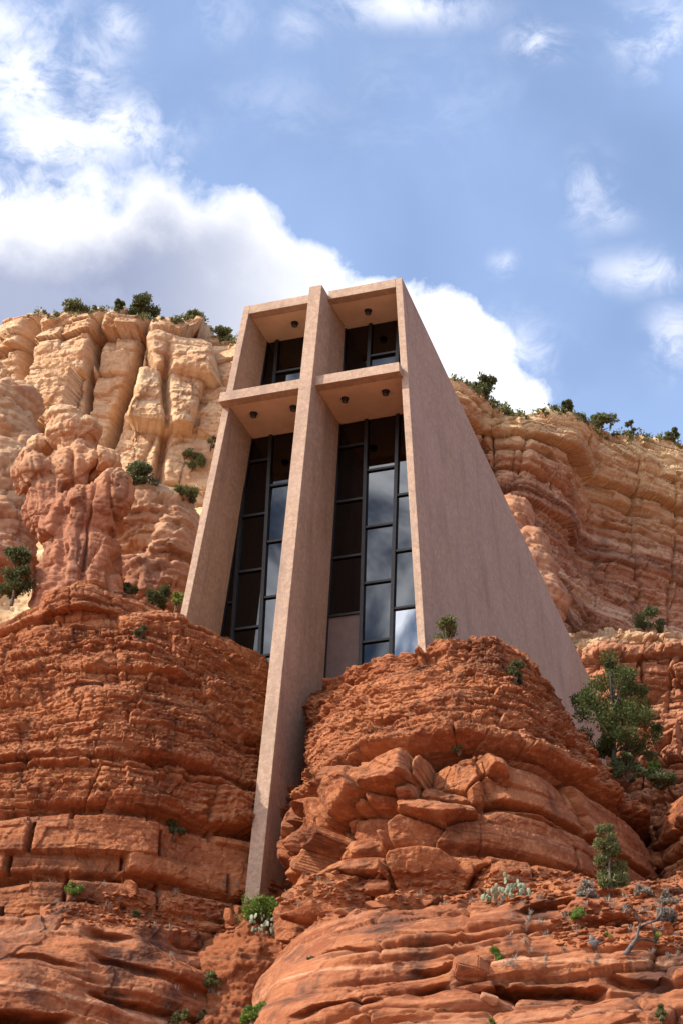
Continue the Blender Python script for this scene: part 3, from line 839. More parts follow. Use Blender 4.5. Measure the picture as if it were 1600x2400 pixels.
def lcl_disp(p, N, a, z):
    low = fbm(p * .07, 3, .55, 101); zw = z + 1.6 * fbm(p * .05, 2, .5, 102)
    cap = sm(56.5, 58.5, z + 1.5 * low)
    pat = sm(-.2, .4, fbm(p * (.09, .09, .16), 2, .5, 113)); p2 = sm(-.25, .3, fbm(p * (.16, .16, .22) + 9, 2, .5, 114))
    ch = chips(p, 2.6, 104, 1.3, 4, .46)
    foot_ = sm(51, 48, zw)
    d = 1.1 * low + .62 * B_WALL(p, a, zw, .15) + (.16 + .5 * cap + .4 * foot_) * B_CL(p, a, zw) + (.15 + .5 * cap + .45 * pat * p2) * B_CM(p, a, zw) + .40 * B_MID(p, a, zw, .6) * p2 + .75 * ch * (.35 + .65 * pat) + .14 * fbm(p * .5, 3, .5, 106) + .04 * fbm(p * 3, 3, .55, 109)
    x, zz = p[:, 0], p[:, 2]
    for x0, k, w_, dep, za, zb in ((-36.6, .16, .42, 3.6, 54, 61), (-31.7, .03, .22, 1.8, 50, 62), (-28.6, .22, .26, 2.0, 50, 62), (-27.0, -.05, .2, 1.2, 46, 55)):
        cx = x0 + k * (zz - 58) + .3 * perlin(p * .25, 115)
        d -= dep * np.exp(-((x - cx) / w_) ** 2) * sm(za - 1, za + 1, zz) * sm(zb + 3, zb, zz)
    return d

RCS = Strata(0, 90, .7, 3.6, 131, .6, .4); RCT = Strata(0, 90, .25, 1.0, 132, .6, .3)


def rcl_disp(p, N, a, z):
    low = fbm(p * .09 + 4.2, 3, .55, 121); zw = z + .9 * fbm(p * .06, 2, .5, 122) + .15 * perlin(p * .5, 123)
    li = RCS.index(zw); bo, be, bt = joints(a, li, 4.2, 11)
    i, v, e = worley(p * (.20, .20, .03) + .08 * fbm(p * .2, 2, .5, 120)[:, None], 125)
    pat = sm(-.3, .35, fbm(p * (.12, .12, .25), 2, .5, 128))
    ch = chips(p, 2.0, 124, 2.0, 4, .46)
    return .9 * low + .25 * (_h[i][:, 3] - .5) + .15 * (_g[(i * 5) & 511] * v).sum(1) - .3 * np.exp(-(e / .02) ** 2) + .06 * RCS(zw) + (.55 + .5 * pat) * B_CL(p, a, zw, .92) + (.45 + .5 * pat) * B_CM(p, a, zw, .75) \
        + .6 * B_MID(p, a, zw, .7) * pat + .45 * ch + .03 * fbm(p * 3, 3, .55, 129)


def from_view(rows, z0):
    """plan points of a rim given by where it is seen and how far north it stands: (u, v, y)"""
    out = []
    for u, v, Y in rows:
        q = at(u, v, Y); out.append((q[0], Y, z0, q[2]))
    return out

cliff('cream_cliff', [(-56, 36, 30, 60)] + from_view([(-200, 735, 42.5), (-60, 728, 44), (0, 718, 44.5), (60, 708, 44), (120, 710, 43.6), (200, 700, 43.4), (340, 698, 44), (430, 722, 45.2), (500, 735, 46), (570, 742, 46), (660, 752, 47), (800, 800, 48)], 38),
      [(-.8, -6), (0, -.6), (.45, 0), (.86, .3), (.95, .9), (1.0, 2.2), (1.05, 8), (1.08, 26)], lcl_disp, LCL, 960, 680, flat=.08)


cliff('banded_cliff', [(-14, 35, 28, 50.5)] + from_view([(950, 790, 34.5), (1030, 822, 34.5), (1085, 862, 35.5), (1112, 892, 37.4), (1124, 900, 38.6), (1140, 905, 38.0), (1230, 915, 38.6), (1330, 925, 41.0), (1372, 958, 44.5), (1420, 974, 45.8),
                       (1480, 974, 47.4), (1600, 968, 50), (1750, 955, 54)], 20),
      [(-.8, -8), (0, -1.2), (.4, -.7), (.75, -.2), (.88, .1), (.95, 1.2), (1.0, 4.0), (1.05, 9), (1.1, 26)], rcl_disp, RCL, 960, 680, flat=.15)


def rl_disp(p, N, a, z):
    low = fbm(p * .15 + 2.2, 3, .55, 141); zw = z + .5 * fbm(p * .1, 2, .5, 142)
    li = RMS.index(zw - 12); bo, be, bt = joints(a, li, 1.3, 23)
    i, v, e = worley(p * (.55, .55, .22) + .1 * fbm(p * .7, 2, .5, 145)[:, None], 147)
    return .7 * low + .35 * RMS(zw - 12) + .5 * chips(p, 1.3, 144, .9, 3, .5) + 1.0 * B_MID(p, a, zw) + .9 * B_BIG(p, a, zw) + .35 * chips(p, .8, 149, .7, 3, .5) + .6 * (_h[i][:, 3] - .5) - .35 * np.exp(-(e / .05) ** 2) + .03 * fbm(p * 4, 3, .5, 148)


cliff('ragged_cliff', [(-3, 36, 8, 27)] + from_view([(1270, 1470, 34.5), (1340, 1455, 33), (1420, 1440, 32.5), (1500, 1455, 33.5), (1600, 1500, 33), (1780, 1540, 31)], 9),
      [(-.3, -3), (0, -1.4), (.5, -.4), (.9, .3), (1.0, 1.6), (1.06, 4), (1.35, 16)], rl_disp,
      rock_mat('ragged_rock', [(.36, .15, .075), (.30, .11, .05), (.42, .22, .12), (.46, .27, .15)], ((.22, .08, .045), .6), bump=.4, bscale=3.5,
               bands=(24.3, 27.0, 4), pale=[(.60, .43, .24), (.40, .20, .10), (.62, .48, .30), (.36, .18, .095), (.22, .11, .065)]), 700, 520)

MIS = Strata(0, 90, 1.2, 3.4, 161, .7, .35)


def mid_disp(p, N, a, z):
    low = fbm(p * .12 + 6.2, 3, .55, 151); zw = z + 1.6 * fbm(p * .08, 2, .5, 152)
    pat = sm(-.3, .35, fbm(p * (.12, .12, .25), 2, .5, 158))
    return 1.6 * low + .7 * MIS(zw) * pat + .5 * B_CL(p, a, zw, .6) + .5 * B_CM(p, a, zw) + .35 * chips(p, 3.0, 154, 1.7, 4, .44) + .08 * fbm(p * .8, 4, .5, 156)


cliff('rock_terrace', [(-44, 19, 10, 44), (-26, 21, 10, 45), (-18, 21, 10, 45.5), (-12, 23, 10, 45), (-5, 27, 10, 40), (4, 36, 10, 34), (12, 40, 9, 26), (26, 38, 6, 24)],
      [(-.3, -6), (0, 0), (.22, 2.0), (.30, 6), (.55, 11), (.62, 15), (.85, 19), (1.0, 25), (1.05, 40)], mid_disp, TERR, 680, 520)


def blob_rock(name, ells, disp, mat, vox=.07, smooth=8, **kw):
    """rounded rock: union of ellipsoids (u, v, Y, rx, ry, rz), fused by a voxel remesh and then weathered"""
    bm = bmesh.new()
    for (x, y, z, rx, ry, rz) in ells:
        bmesh.ops.create_icosphere(bm, subdivisions=4, radius=1, matrix=Matrix.Translation((x, y, z)) @ Matrix.Diagonal((rx, ry, rz, 1)))
    me = bpy.data.meshes.new('t'); bm.to_mesh(me); bm.free()
    o = bpy.data.objects.new('t', me); col.objects.link(o)
    md = o.modifiers.new('r', 'REMESH'); md.mode = 'VOXEL'; md.voxel_size = vox
    md2 = o.modifiers.new('s', 'SMOOTH'); md2.iterations = smooth; md2.factor = .6
    dg = bpy.context.evaluated_depsgraph_get(); em = bpy.data.meshes.new_from_object(o.evaluated_get(dg))
    bpy.data.objects.remove(o); bpy.data.meshes.remove(me)
    n = len(em.vertices); V = np.empty(n * 3, np.float32); em.vertices.foreach_get('co', V); V = V.reshape(-1, 3)
    Nn = np.empty(n * 3, np.float32); em.vertices.foreach_get('normal', Nn); Nn = Nn.reshape(-1, 3)
    V = V + Nn * disp(V)[:, None]
    em.vertices.foreach_set('co', V.ravel()); em.polygons.foreach_set('use_smooth', np.ones(len(em.polygons), bool)); em.update(); em.name = name
    em.materials.clear()
    o = link(name, em, mat); tag(o, **kw); ANCH.append((name, V))
    return o


def E(u, v, Y, rx, ry, rz):
    q = at(u, v, Y); return (q[0], q[1], q[2], rx, ry, rz)


def hood_disp(p):
    i, v, e = worley(p * (.8, .8, .14) + .15 * fbm(p * .6, 2, .5, 180)[:, None], 181)
    return -.30 * np.exp(-(perlin(p * (1.1, 1.1, .13), 186) / .09) ** 2) * sm(22.6, 21.4, p[:, 2]) + .07 * (_h[i][:, 3] - .5) - .08 * np.exp(-(e / .06) ** 2) + .14 * fbm(p * .6, 3, .5, 182) + .38 * chips(p, 1.6, 183, .6, 3, .5) + .30 * B_MID(p, p[:, 0], p[:, 2], .8) + .30 * B_FIN(p, p[:, 0], p[:, 2], .7) + .0 * LMT(p[:, 2] - 10) + .02 * fbm(p * 6, 3, .5, 184)


def blk_disp(p):
    return .25 * fbm(p * .5, 3, .5, 190) + .5 * chips(p, 1.8, 191, 1.6, 3) + .45 * B_CM(p, p[:, 0], p[:, 2]) + .5 * B_MID(p, p[:, 0], p[:, 2]) + .15 * MIS(p[:, 2] + .5 * perlin(p * .3, 193)) + .03 * fbm(p * 5, 3, .5, 192)


blob_rock('rock_pillar', [E(185, 1400, 5.6, 1.7, 1.6, 2.0), E(190, 1450, 5.8, 1.9, 1.8, 1.8), E(185, 1330, 5.5, 1.55, 1.4, 1.7), E(180, 1240, 5.6, 1.45, 1.3, 1.7), E(110, 1190, 5.4, .95, .95, 1.5), E(85, 1115, 5.3, .85, .9, .95), E(68, 1085, 5.3, .55, .6, .6), E(245, 1190, 5.4, .85, .85, 1.35),
                          E(272, 1150, 5.2, .62, .65, 1.0), E(180, 1110, 5.9, 1.2, 1.1, 1.5), E(170, 1020, 5.7, 1.0, 1.0, .75), E(150, 990, 5.6, .72, .75, .5), E(205, 1005, 5.7, .62, .7, .5), E(95, 1045, 5.8, .45, .5, .45), E(240, 1085, 5.6, .7, .7, .6)],
          hood_disp, HOOD, .05, smooth=34, label='knobbly pinkish rock pillar flaring towards its top, standing on the left red mound', cat='rock pillar')
blob_rock('rock_outcrop', [E(-20, 1010, 13, 2.0, 2, 2.6), E(35, 960, 13.4, 1.0, 1.2, 1.3), E(-10, 1150, 12.5, 1.9, 2, 2.6), E(-30, 1280, 12, 2.2, 2, 2.6), E(40, 1110, 12.8, .9, 1.2, 2.0), E(20, 1230, 12.2, 1.3, 1.4, 1.2)],
          blk_disp, PINK, .09, kind='structure')
blob_rock('rock_overhang', [E(340, 1220, 14, 1.5, 1.5, 1.7), E(405, 1270, 14.2, 1.0, 1.3, 2.0), E(330, 1370, 14, 1.6, 1.2, 1.5), E(385, 1380, 14, 1.3, 1.2, 1.5), E(330, 1180, 14.4, .9, 1.0, 1.2), E(300, 1260, 14.2, .8, 1.0, 1.3)],
          lambda p: blk_disp(p) - .9 * np.exp(-(((p - np.array(at(330, 1312, 13), np.float32)) / np.array((.9, 3, .16), np.float32)) ** 2).sum(1)), PINK, .08, kind='structure')
blob_rock('rounded_slab', [E(1245, 1350, 34.4, 1.2, 1.4, 2.8), E(1205, 1255, 35, .9, 1.3, 2.2), E(1285, 1410, 34, .9, 1.2, 1.6)], lambda p: .2 * fbm(p * .5, 3, .5, 190) + .6 * B_CM(p, p[:, 0], p[:, 2] + .35 * p[:, 0], .8) + .7 * B_MID(p, p[:, 0], p[:, 2] + .35 * p[:, 0], .8) + .3 * chips(p, 1.6, 191, 1.2, 3), PINK2, .10, kind='structure')

# hillside and the ground below and behind, out to the horizon
def ground():
    xs = np.concatenate([np.linspace(-2500, -90, 26), np.linspace(-80, 90, 110), np.linspace(100, 2500, 26)])
    ys = np.concatenate([np.linspace(-2500, -130, 26), np.linspace(-120, 60, 120), np.linspace(70, 2500, 26)])
    X, Y = np.meshgrid(xs, ys, indexing='ij')
    Z = np.interp(Y, [-2500, -300, -130, -75, -50, -26, -12, 0, 12, 30, 60, 90, 600, 2500], [-160, -75, -42, -29.5, -27.2, -22, -15, -8, 2, 5, 22, 40, 40, 0])
    p = np.stack([X, Y, Z], -1).reshape(-1, 3)
    Z = Z + (1.0 * fbm(p * .05, 3, .5, 171) + .25 * fbm(p * .3, 3, .5, 172)).reshape(Z.shape) * np.clip(1 - np.abs(Y + 50) / 400, .3, 1)
    me = gridmesh('ground', np.stack([X, Y, Z], -1), HILL)
    tag(link('ground', me, HILL), kind='structure')


ground()

# ------------------------------------------------------------------ setting things down on the rock
PXM = lambda dist: FPX / dist


bpy.context.view_layer.update()
ROCKS = [o for o in bpy.data.objects if o.name in {n for n, v in ANCH}]


def cast(u, v):
    d = Vector(_F + _R * (u - 800) / FPX + _U * (1200 - v) / FPX).normalized(); best = None
    for o in ROCKS:
        ok, q, nn, i = o.ray_cast(Vector(CAM), d)
        if ok and (best is None or (q - Vector(CAM)).length < (best - Vector(CAM)).length): best = q
    return best


def foot(u, v, maxd=1e9):
    """the rock surface under a point of the view"""
    for k in range(60):
        q = cast(u, v + 2 * k)
        if q is not None and (q - Vector(CAM)).length < maxd: return q, float((np.array(q) - CAM) @ _F)
    raise ValueError((u, v))


def mesh_of(vs, fs, name):
    me = bpy.data.meshes.new(name); me.from_pydata(vs, [], fs); me.update()
    return me


def tube(bm, pts, r0, r1, seg=6):
    """tapered limb through points"""
    rings = []
    n = len(pts)
    for k, p in enumerate(pts):
        p = Vector(p); a = Vector(pts[max(k - 1, 0)]); b = Vector(pts[min(k + 1, n - 1)])
        t = (b - a).normalized(); x = t.orthogonal().normalized(); y = t.cross(x); rr_ = r0 + (r1 - r0) * k / (n - 1)
        rings.append([bm.verts.new(p + (x * math.cos(q) + y * math.sin(q)) * rr_) for q in [2 * math.pi * j / seg for j in range(seg)]])
    for A, B in zip(rings[:-1], rings[1:]):
        for j in range(seg): bm.faces.new((A[j], A[(j + 1) % seg], B[(j + 1) % seg], B[j]))
    bm.faces.new(rings[0][::-1]); bm.faces.new(rings[-1])


def leaf_cloud(clumps, n_per, ll, rng, up=.3, asp=.45):
    """leaf quads filling clumps (x,y,z,r) -> verts, faces"""
    V = []
    for (x, y, z, r) in clumps:
        n = max(6, int(n_per * (.6 + .8 * rng.rand())))
        dr = rng.normal(size=(n, 3)); dr /= np.linalg.norm(dr, axis=1)[:, None]
        rad = r * rng.rand(n, 1) ** .45 * (.75 + .35 * rng.rand(n, 1))
        c = np.array([x, y, z]) + dr * rad * np.array([1, 1, .85])
        ax = dr + rng.normal(size=(n, 3)) * .7 + np.array([0, 0, up]); ax /= np.linalg.norm(ax, axis=1)[:, None]
        w = np.cross(ax, rng.normal(size=(n, 3))); w /= np.linalg.norm(w, axis=1)[:, None]
        L = ll * (.6 + .8 * rng.rand(n, 1))
        V.append(np.stack([c - ax * L * .5, c + w * L * asp * .5, c + ax * L * .5, c - w * L * asp * .5], 1))
    V = np.concatenate(V).reshape(-1, 3)
    return V, np.arange(len(V)).reshape(-1, 4)


DENS = 3.0


def plant(name, label, cat, u, v, wpx, hpx, leaf, n_clump=14, n_per=110, ll=.075, seed=1, group=None, clumps=None, trunk=True, up=.3, asp=.45, bark=None, sink=.06, tw=.05, loc=None, parts=('foliage', 'branches')):
    rng = np.random.RandomState(seed)
    if clumps is None: n_per = n_per * .6
    if loc is None: p, dist = foot(u, v, 90 if v > 1480 else 1e9)
    else: p = Vector(loc); dist = float((np.array(loc) - CAM) @ _F)
    w = wpx / PXM(dist); h = hpx / PXM(dist) / .86
    root = empty(name, p - Vector((0, 0, sink)), label, cat, group)
    if clumps is None:
        cl = []
        for k in range(n_clump):
            a = rng.rand() * 2 * math.pi; rr_ = math.sqrt(rng.rand()) * .38; tall = trunk == 'tree'
            zz = (.16 + .68 * rng.rand()) if tall else (.06 + .62 * rng.rand() ** 1.2)
            f = (1 - .45 * abs(zz - .45) * 2) if tall else (1.05 - .6 * zz)
            cl.append((math.cos(a) * rr_ * w * f, math.sin(a) * rr_ * w * f, zz * h, min(.5 * w * (.20 + .24 * rng.rand()), h * .36)))
    else:
        cl = []
        for (cu, cv, cr) in clumps:                       # offsets in photo pixels from the foot
            cl.append(((cu / PXM(dist)) * _R[0] + rng.normal() * .0, (cu / PXM(dist)) * _R[1] + (rng.rand() - .5) * .55 * w, cv / PXM(dist) / .86, cr / PXM(dist)))
    V, Fq = leaf_cloud(cl, n_per * DENS, ll * 1.25, rng, up, asp)
    V[:, 2] = np.maximum(V[:, 2], .0)
    V = V + np.array(root.location)
    link(parts[0], np_mesh(parts[0], V, Fq, False), leaf, root)
    bm = bmesh.new()
    b0 = np.array(root.location) - np.array((0, 0, .1))
    if trunk == 'tree':
        top = np.array((cl[0][0] * .4, cl[0][1] * .4, h * .8)); mid = np.array((.03 * w, .02, h * .35))
        tube(bm, [b0, b0 + mid * .5 + (0.03, 0, 0), b0 + mid, b0 + (mid + top) / 2, b0 + top], tw, tw * .25, 8)
        for c in cl[::2]:
            s = b0 + np.array((.02 * w, .02, min(c[2] * .62, h * .6) + .1)); e = np.array(root.location) + np.array(c[:3])
            tube(bm, [s, (s + e) / 2 + np.array((0, 0, .05)), e], tw * .4, tw * .12, 5)
    else:
        for c in cl[:10]:
            e = np.array(root.location) + np.array(c[:3]); m = (b0 + e) / 2 + rng.normal(size=3) * .04 * w
            tube(bm, [b0 + rng.normal(size=3) * .02, m, e], tw * .35, tw * .12, 5)
    me = bpy.data.meshes.new(parts[1]); bm.to_mesh(me); bm.free()
    link(parts[1], me, bark or BARK, root)
    return root


# the big juniper at the right end of the chapel wall: tufts placed as they branch
DBARK = plain_mat('dark_bark', (.06, .045, .035), .9, 0, (.035, .028, .022), 9)
JT = [(8, 240, 22), (-20, 215, 24), (32, 225, 22), (-38, 185, 24), (48, 195, 24), (4, 180, 28), (-62, 165, 22), (-45, 140, 26), (22, 148, 28), (68, 150, 26), (88, 112, 26), (50, 105, 28), (-25, 105, 26),
      (-78, 92, 22), (6, 90, 24), (96, 80, 22), (62, 62, 24), (-48, 62, 22), (-88, 170, 17), (28, 200, 18), (-8, 250, 14), (75, 175, 16), (35, 60, 20), (-70, 120, 20), (-30, 60, 18), (104, 100, 14)]
JT = [(x_, z_, r_ * 1.3) for x_, z_, r_ in JT] + [(x_ * .7 + 8, z_ * .92 + 4, r_ * 1.25) for x_, z_, r_ in JT[::2]] + [(-62, 40, 24), (20, 36, 26), (84, 44, 24), (-5, 120, 34), (40, 130, 34), (10, 70, 34)]
plant('juniper_tree', 'tall dark green juniper tree beside the right end of the chapel wall', 'tree', 1434, 1800, 205, 262, L_JUN, clumps=JT, n_per=135, ll=.085, seed=5, trunk='tree', tw=.09, asp=.4, up=.6, bark=DBARK,
      loc=tuple(at(1434, 1800, 5.5)), parts=('crown', 'trunk'))
SJ = [(0, 150, 14), (-8, 132, 17), (10, 122, 18), (-16, 108, 19), (14, 98, 22), (-4, 88, 22), (-18, 76, 20), (22, 70, 22), (2, 60, 24), (-14, 46, 20), (28, 42, 22), (10, 34, 24), (-4, 20, 18), (34, 22, 18), (18, 12, 16)]
plant('young_juniper', 'young yellowish green conical juniper standing on the rocky slope by the dark rock face', 'tree', 1425, 2092, 100, 160, L_OLV, clumps=SJ, n_per=170, ll=.06, seed=6, trunk='tree', tw=.05, up=.6, parts=('crown', 'trunk'))

G1 = 'scrub on the red rocks'
G2 = 'trees along the cliff rim'
# name, label, cat, u, v, w, h, leaf, clumps, per clump, leaf size, group
PL = [
    ('shrub', 'bright green shrub at the foot of the cross stem', 'shrub', 618, 2158, 140, 66, L_GRN, 26, 130, .07, G1),
    ('shrub', 'bushy olive shrub growing on top of the broken right mound against the wall', 'shrub', 1045, 1495, 85, 68, L_OLV, 14, 130, .07, G1),
    ('shrub', 'dark shrub squeezed between the right mound and the chapel side wall', 'shrub', 1205, 1590, 62, 62, L_DRK, 12, 120, .07, G1),
    ('shrub', 'small pale olive shrub rooted in the middle seam of the right mound', 'shrub', 1075, 1758, 48, 56, L_OLV, 9, 90, .06, G1),
    ('shrub', 'small green shrub hanging under the cap of the left mound', 'shrub', 328, 1498, 44, 42, L_DRK, 8, 100, .06, G1),
    ('shrub', 'dark olive shrub in the shaded lower ledge of the left mound', 'shrub', 410, 1962, 58, 72, L_DRK, 12, 110, .065, G1),
    ('shrub', 'low green shrub at the foot of the left mound blocks', 'shrub', 175, 2095, 58, 34, L_GRN, 9, 100, .055, G1),
    ('shrub', 'low dull shrub on the debris left of the stem', 'shrub', 322, 2150, 38, 20, L_DRK, 6, 80, .05, G1),
    ('shrub', 'green shrub growing in the gully between the two slabs', 'shrub', 492, 2312, 52, 48, L_OLV, 10, 100, .06, G1),
    ('shrub', 'bright green shrub at the bottom edge on the smooth slab', 'shrub', 596, 2392, 72, 58, L_GRN, 13, 120, .065, G1),
    ('shrub', 'dusty olive shrub at the very bottom of the gully', 'shrub', 425, 2398, 62, 40, L_OLV, 10, 90, .06, G1),
    ('shrub', 'small olive shrub right of the gully bottom', 'shrub', 476, 2385, 34, 32, L_OLV, 7, 80, .055, G1),
    ('grass_tuft', 'bright green grass tuft on the slope left of the dead snag', 'grass tuft', 1357, 2152, 56, 34, L_GRN, 8, 130, .09, None),
    ('grass_tuft', 'pale green tuft on the ledge above the split blocks', 'grass tuft', 1165, 2250, 50, 36, L_GRN, 8, 110, .08, None),
    ('grass_tuft', 'small yellow green tuft right beside the dead snag', 'grass tuft', 1535, 2212, 52, 34, L_YEL, 6, 90, .07, None),
    ('grass_tuft', 'tiny yellow green tuft between the grey log and the snag', 'grass tuft', 1425, 2200, 38, 26, L_YEL, 5, 60, .06, None),
    ('shrub', 'dry grey brush at the foot of the young juniper', 'shrub', 1378, 2102, 88, 44, L_GRY, 11, 90, .08, G1),
    ('shrub', 'pale grey brush right of the young juniper', 'shrub', 1508, 2096, 54, 34, L_GRY, 8, 80, .07, G1),
    ('shrub', 'grey brush at the right edge of the rocky slope', 'shrub', 1570, 2118, 64, 36, L_GRY, 8, 80, .07, G1),
    ('shrub', 'sparse grey bush behind the dead snag', 'shrub', 1562, 2160, 60, 44, L_GRY, 9, 70, .07, G1),
    ('shrub', 'small dry olive shrub near the bottom right corner', 'shrub', 1548, 2390, 44, 46, L_OLV, 7, 80, .06, G1),
    ('shrub', 'tiny green sprig at the bottom edge below the pale stone', 'shrub', 1150, 2398, 30, 22, L_GRN, 5, 70, .05, G1),
    ('shrub', 'tiny grey sprig on the pale line of the smooth slab', 'shrub', 735, 2245, 36, 14, L_DRK, 5, 60, .05, G1),
    ('shrub', 'small grey sprig beside the ledge over the block pile', 'shrub', 1072, 2238, 26, 22, L_GRY, 5, 60, .05, G1),
    ('shrub', 'rounded dark green bush on the terrace left of the chapel', 'shrub', 325, 1135, 100, 68, L_DRK, 18, 110, .12, G1),
    ('shrub', 'lighter green bush on the terrace close to the chapel wall', 'shrub', 450, 1100, 92, 62, L_OLV, 16, 110, .12, G1),
    ('shrub', 'tall olive shrub beside the left chapel wall below the crossbar', 'shrub', 494, 1052, 44, 76, L_OLV, 10, 90, .12, G1),
    ('shrub', 'low green scrub on the pale slab left of the chapel', 'shrub', 432, 1165, 80, 30, L_OLV, 9, 80, .11, G1),
    ('shrub', 'green bush on the ledge below the right cliff', 'shrub', 1518, 1470, 90, 60, L_DRK, 15, 110, .10, G1),
    ('juniper_tree', 'rounded juniper on the left cliff rim, larger of the pair', 'tree', 335, 732, 86, 44, L_DRK, 16, 100, .16, G2),
    ('juniper_tree', 'narrow juniper on the left cliff rim beside the larger one', 'tree', 278, 735, 34, 38, L_DRK, 9, 90, .16, G2),
    ('shrub', 'scrub on the left cliff rim above the dark crack', 'shrub', 175, 722, 72, 34, L_OLV, 10, 80, .15, G2),
    ('shrub', 'low scrub on the rim just left of the chapel top', 'shrub', 520, 748, 70, 26, L_OLV, 9, 80, .15, G2),
    ('shrub', 'low scrub strip on the rim left of the chapel, further from it', 'shrub', 455, 740, 50, 18, L_OLV, 7, 70, .15, G2),
    ('juniper_tree', 'wide juniper on the right cliff rim next to the wall', 'tree', 1130, 905, 74, 44, L_DRK, 15, 110, .15, G2),
    ('juniper_tree', 'small juniper behind the stone knob of the right rim', 'tree', 1325, 935, 36, 26, L_DRK, 9, 90, .15, G2),
    ('juniper_tree', 'broad olive juniper on the right rim past the stone knob', 'tree', 1405, 985, 84, 40, L_OLV, 15, 110, .15, G2),
    ('juniper_tree', 'thin upright juniper alone on the right rim', 'tree', 1478, 978, 36, 42, L_DRK, 8, 80, .15, G2),
    ('juniper_tree', 'juniper on the right rim at the edge of the view', 'tree', 1578, 980, 46, 34, L_DRK, 11, 90, .15, G2),
    ('shrub', 'tiny shrub on the stone knob of the right rim', 'shrub', 1298, 915, 26, 16, L_DRK, 5, 60, .14, G2),
]
for k, (nm, lb, ct, u_, v_, w_, h_, lf, nc, npc, ll, gr) in enumerate(PL):
    tr = nm == 'juniper_tree'
    tuft = nm == 'grass_tuft'
    plant(nm, lb, ct, u_, v_, w_, h_, lf, nc, npc, ll, 20 + k, gr, trunk='tree' if tr else True, tw=.09 if tr else .05, up=1.6 if tuft else .4, asp=.16 if tuft else .45,
          bark=DEAD if lf is L_GRY else BARK, parts=('crown', 'trunk') if tr else (('blades', 'stems') if tuft else ('foliage', 'branches')))
# plants rooted behind the crest of the left mound
for nm, lb, ct, u_, v_, Y, w_, h_, lf, nc, npc, ll, sd in (
        ('juniper_tree', 'dark juniper at the left edge beside the knobbly rock pillar', 'tree', 28, 1410, 4.0, 110, 150, L_DRK, 26, 150, .10, 71),
        ('shrub', 'dark bush in the hollow right of the rock pillar', 'shrub', 300, 1400, 6.5, 60, 66, L_DRK, 13, 120, .09, 72),
        ('shrub', 'dull bush behind the mound crest beneath the rock overhang', 'shrub', 368, 1412, 5.5, 76, 56, L_DRK, 14, 120, .09, 73),
        ('shrub', 'yellow green spiky shrub beside the foot of the left chapel wall', 'shrub', 412, 1424, 2.2, 46, 56, L_YEL, 10, 120, .08, 74)):
    plant(nm, lb, ct, u_, v_, w_, h_, lf, nc, npc, ll, sd, G1, loc=tuple(at(u_, v_, Y)), trunk='tree' if nm == 'juniper_tree' else True, tw=.08, parts=('crown', 'trunk') if nm == 'juniper_tree' else ('foliage', 'branches'))
for sd, (lb, u_, v_, w_, h_, lf) in enumerate((('dark bush in the shade under the big juniper', 1470, 1822, 90, 80, L_DRK), ('grey green bush on the bench right of the big juniper', 1545, 1835, 100, 44, L_DRK), ('small bright green bush on the bench right of the big juniper', 1535, 1812, 44, 34, L_GRN))):
    plant('shrub', lb, 'shrub', u_, v_, w_, h_, lf, 14, 120, .08, 80 + sd, G1, loc=tuple(at(u_, v_, 5.2 + .4 * sd)))


# prickly pear: oval pads standing on each other
def cactus(label, u, v, wpx, hpx, n, seed):
    rng = np.random.RandomState(seed); p, dist = foot(u, v); w = wpx / PXM(dist); h = hpx / PXM(dist) / .86
    root = empty('prickly_pear', p - Vector((0, 0, .03)), label, 'cactus', None)
    bm = bmesh.new(); bmesh.ops.create_icosphere(bm, subdivisions=2, radius=1)
    for q in bm.verts: q.co.x *= .085 * (1 - .25 * max(0, -q.co.z)); q.co.y *= .022; q.co.z = q.co.z * .115 + .10
    me = bpy.data.meshes.new('pad'); bm.to_mesh(me); bm.free(); me.materials.append(L_CAC)
    for f in me.polygons: f.use_smooth = True
    for k in range(n):
        o = bpy.data.objects.new('pad', me); col.objects.link(o); o.parent = root
        x = (rng.rand() - .5) * w; y = (rng.rand() - .5) * w * .4; z = rng.rand() ** 1.3 * max(h - .2, .02) * (1 - (2 * x / w) ** 2)
        o.location = (x, y, z); o.rotation_euler = (rng.normal() * .25, rng.normal() * .45, rng.rand() * 3.14); s = .5 + .4 * rng.rand(); o.scale = (s, s, s)
    return root


cactus('pale prickly pear patch in front of the right mound slabs', 1190, 2108, 120, 62, 80, 3)
cactus('pale prickly pear pads under the bright shrub at the stem foot', 612, 2188, 90, 54, 60, 4)


# dead wood
def snag(name, label, cat, u, v, limbs, r, group=None):
    p, dist = foot(u, v); k = 1 / PXM(dist)
    root = empty(name, p, label, cat, group)
    for i, L in enumerate(limbs):
        bm = bmesh.new()
        pts = [np.array(p) + np.array((x * k * _R[0], x * k * _R[1] + d_ * k, z * k / .86)) for x, z, d_ in L]
        tube(bm, pts, r * (1 if i == 0 else .6), r * .25, 7)
        me = bpy.data.meshes.new('trunk' if i == 0 else 'limb'); bm.to_mesh(me); bm.free()
        for f in me.polygons: f.use_smooth = True
        link('trunk' if i == 0 else 'limb', me, DEAD, root)
    return root


snag('dead_snag', 'bleached twisted dead snag with bare limbs on the right slope', 'dead tree', 1478, 2232,
     [[(-14, -6, 0), (0, 12, 0), (12, 30, 4), (20, 52, 0), (26, 66, -4)], [(20, 50, 0), (38, 66, 8), (60, 74, 14), (88, 82, 20)], [(24, 62, 0), (16, 74, -8), (10, 80, -14)], [(60, 74, 14), (70, 92, 18), (72, 112, 20)], [(12, 30, 4), (36, 34, 20), (60, 30, 30)]], .075)
snag('fallen_log', 'weathered grey log stump lying left of the dead snag', 'log', 1392, 2224, [[(-8, 4, 0), (6, 14, 2), (24, 8, 4), (46, -2, 8)], [(0, 12, 0), (-6, 22, -2), (-8, 28, -2)]], .16)


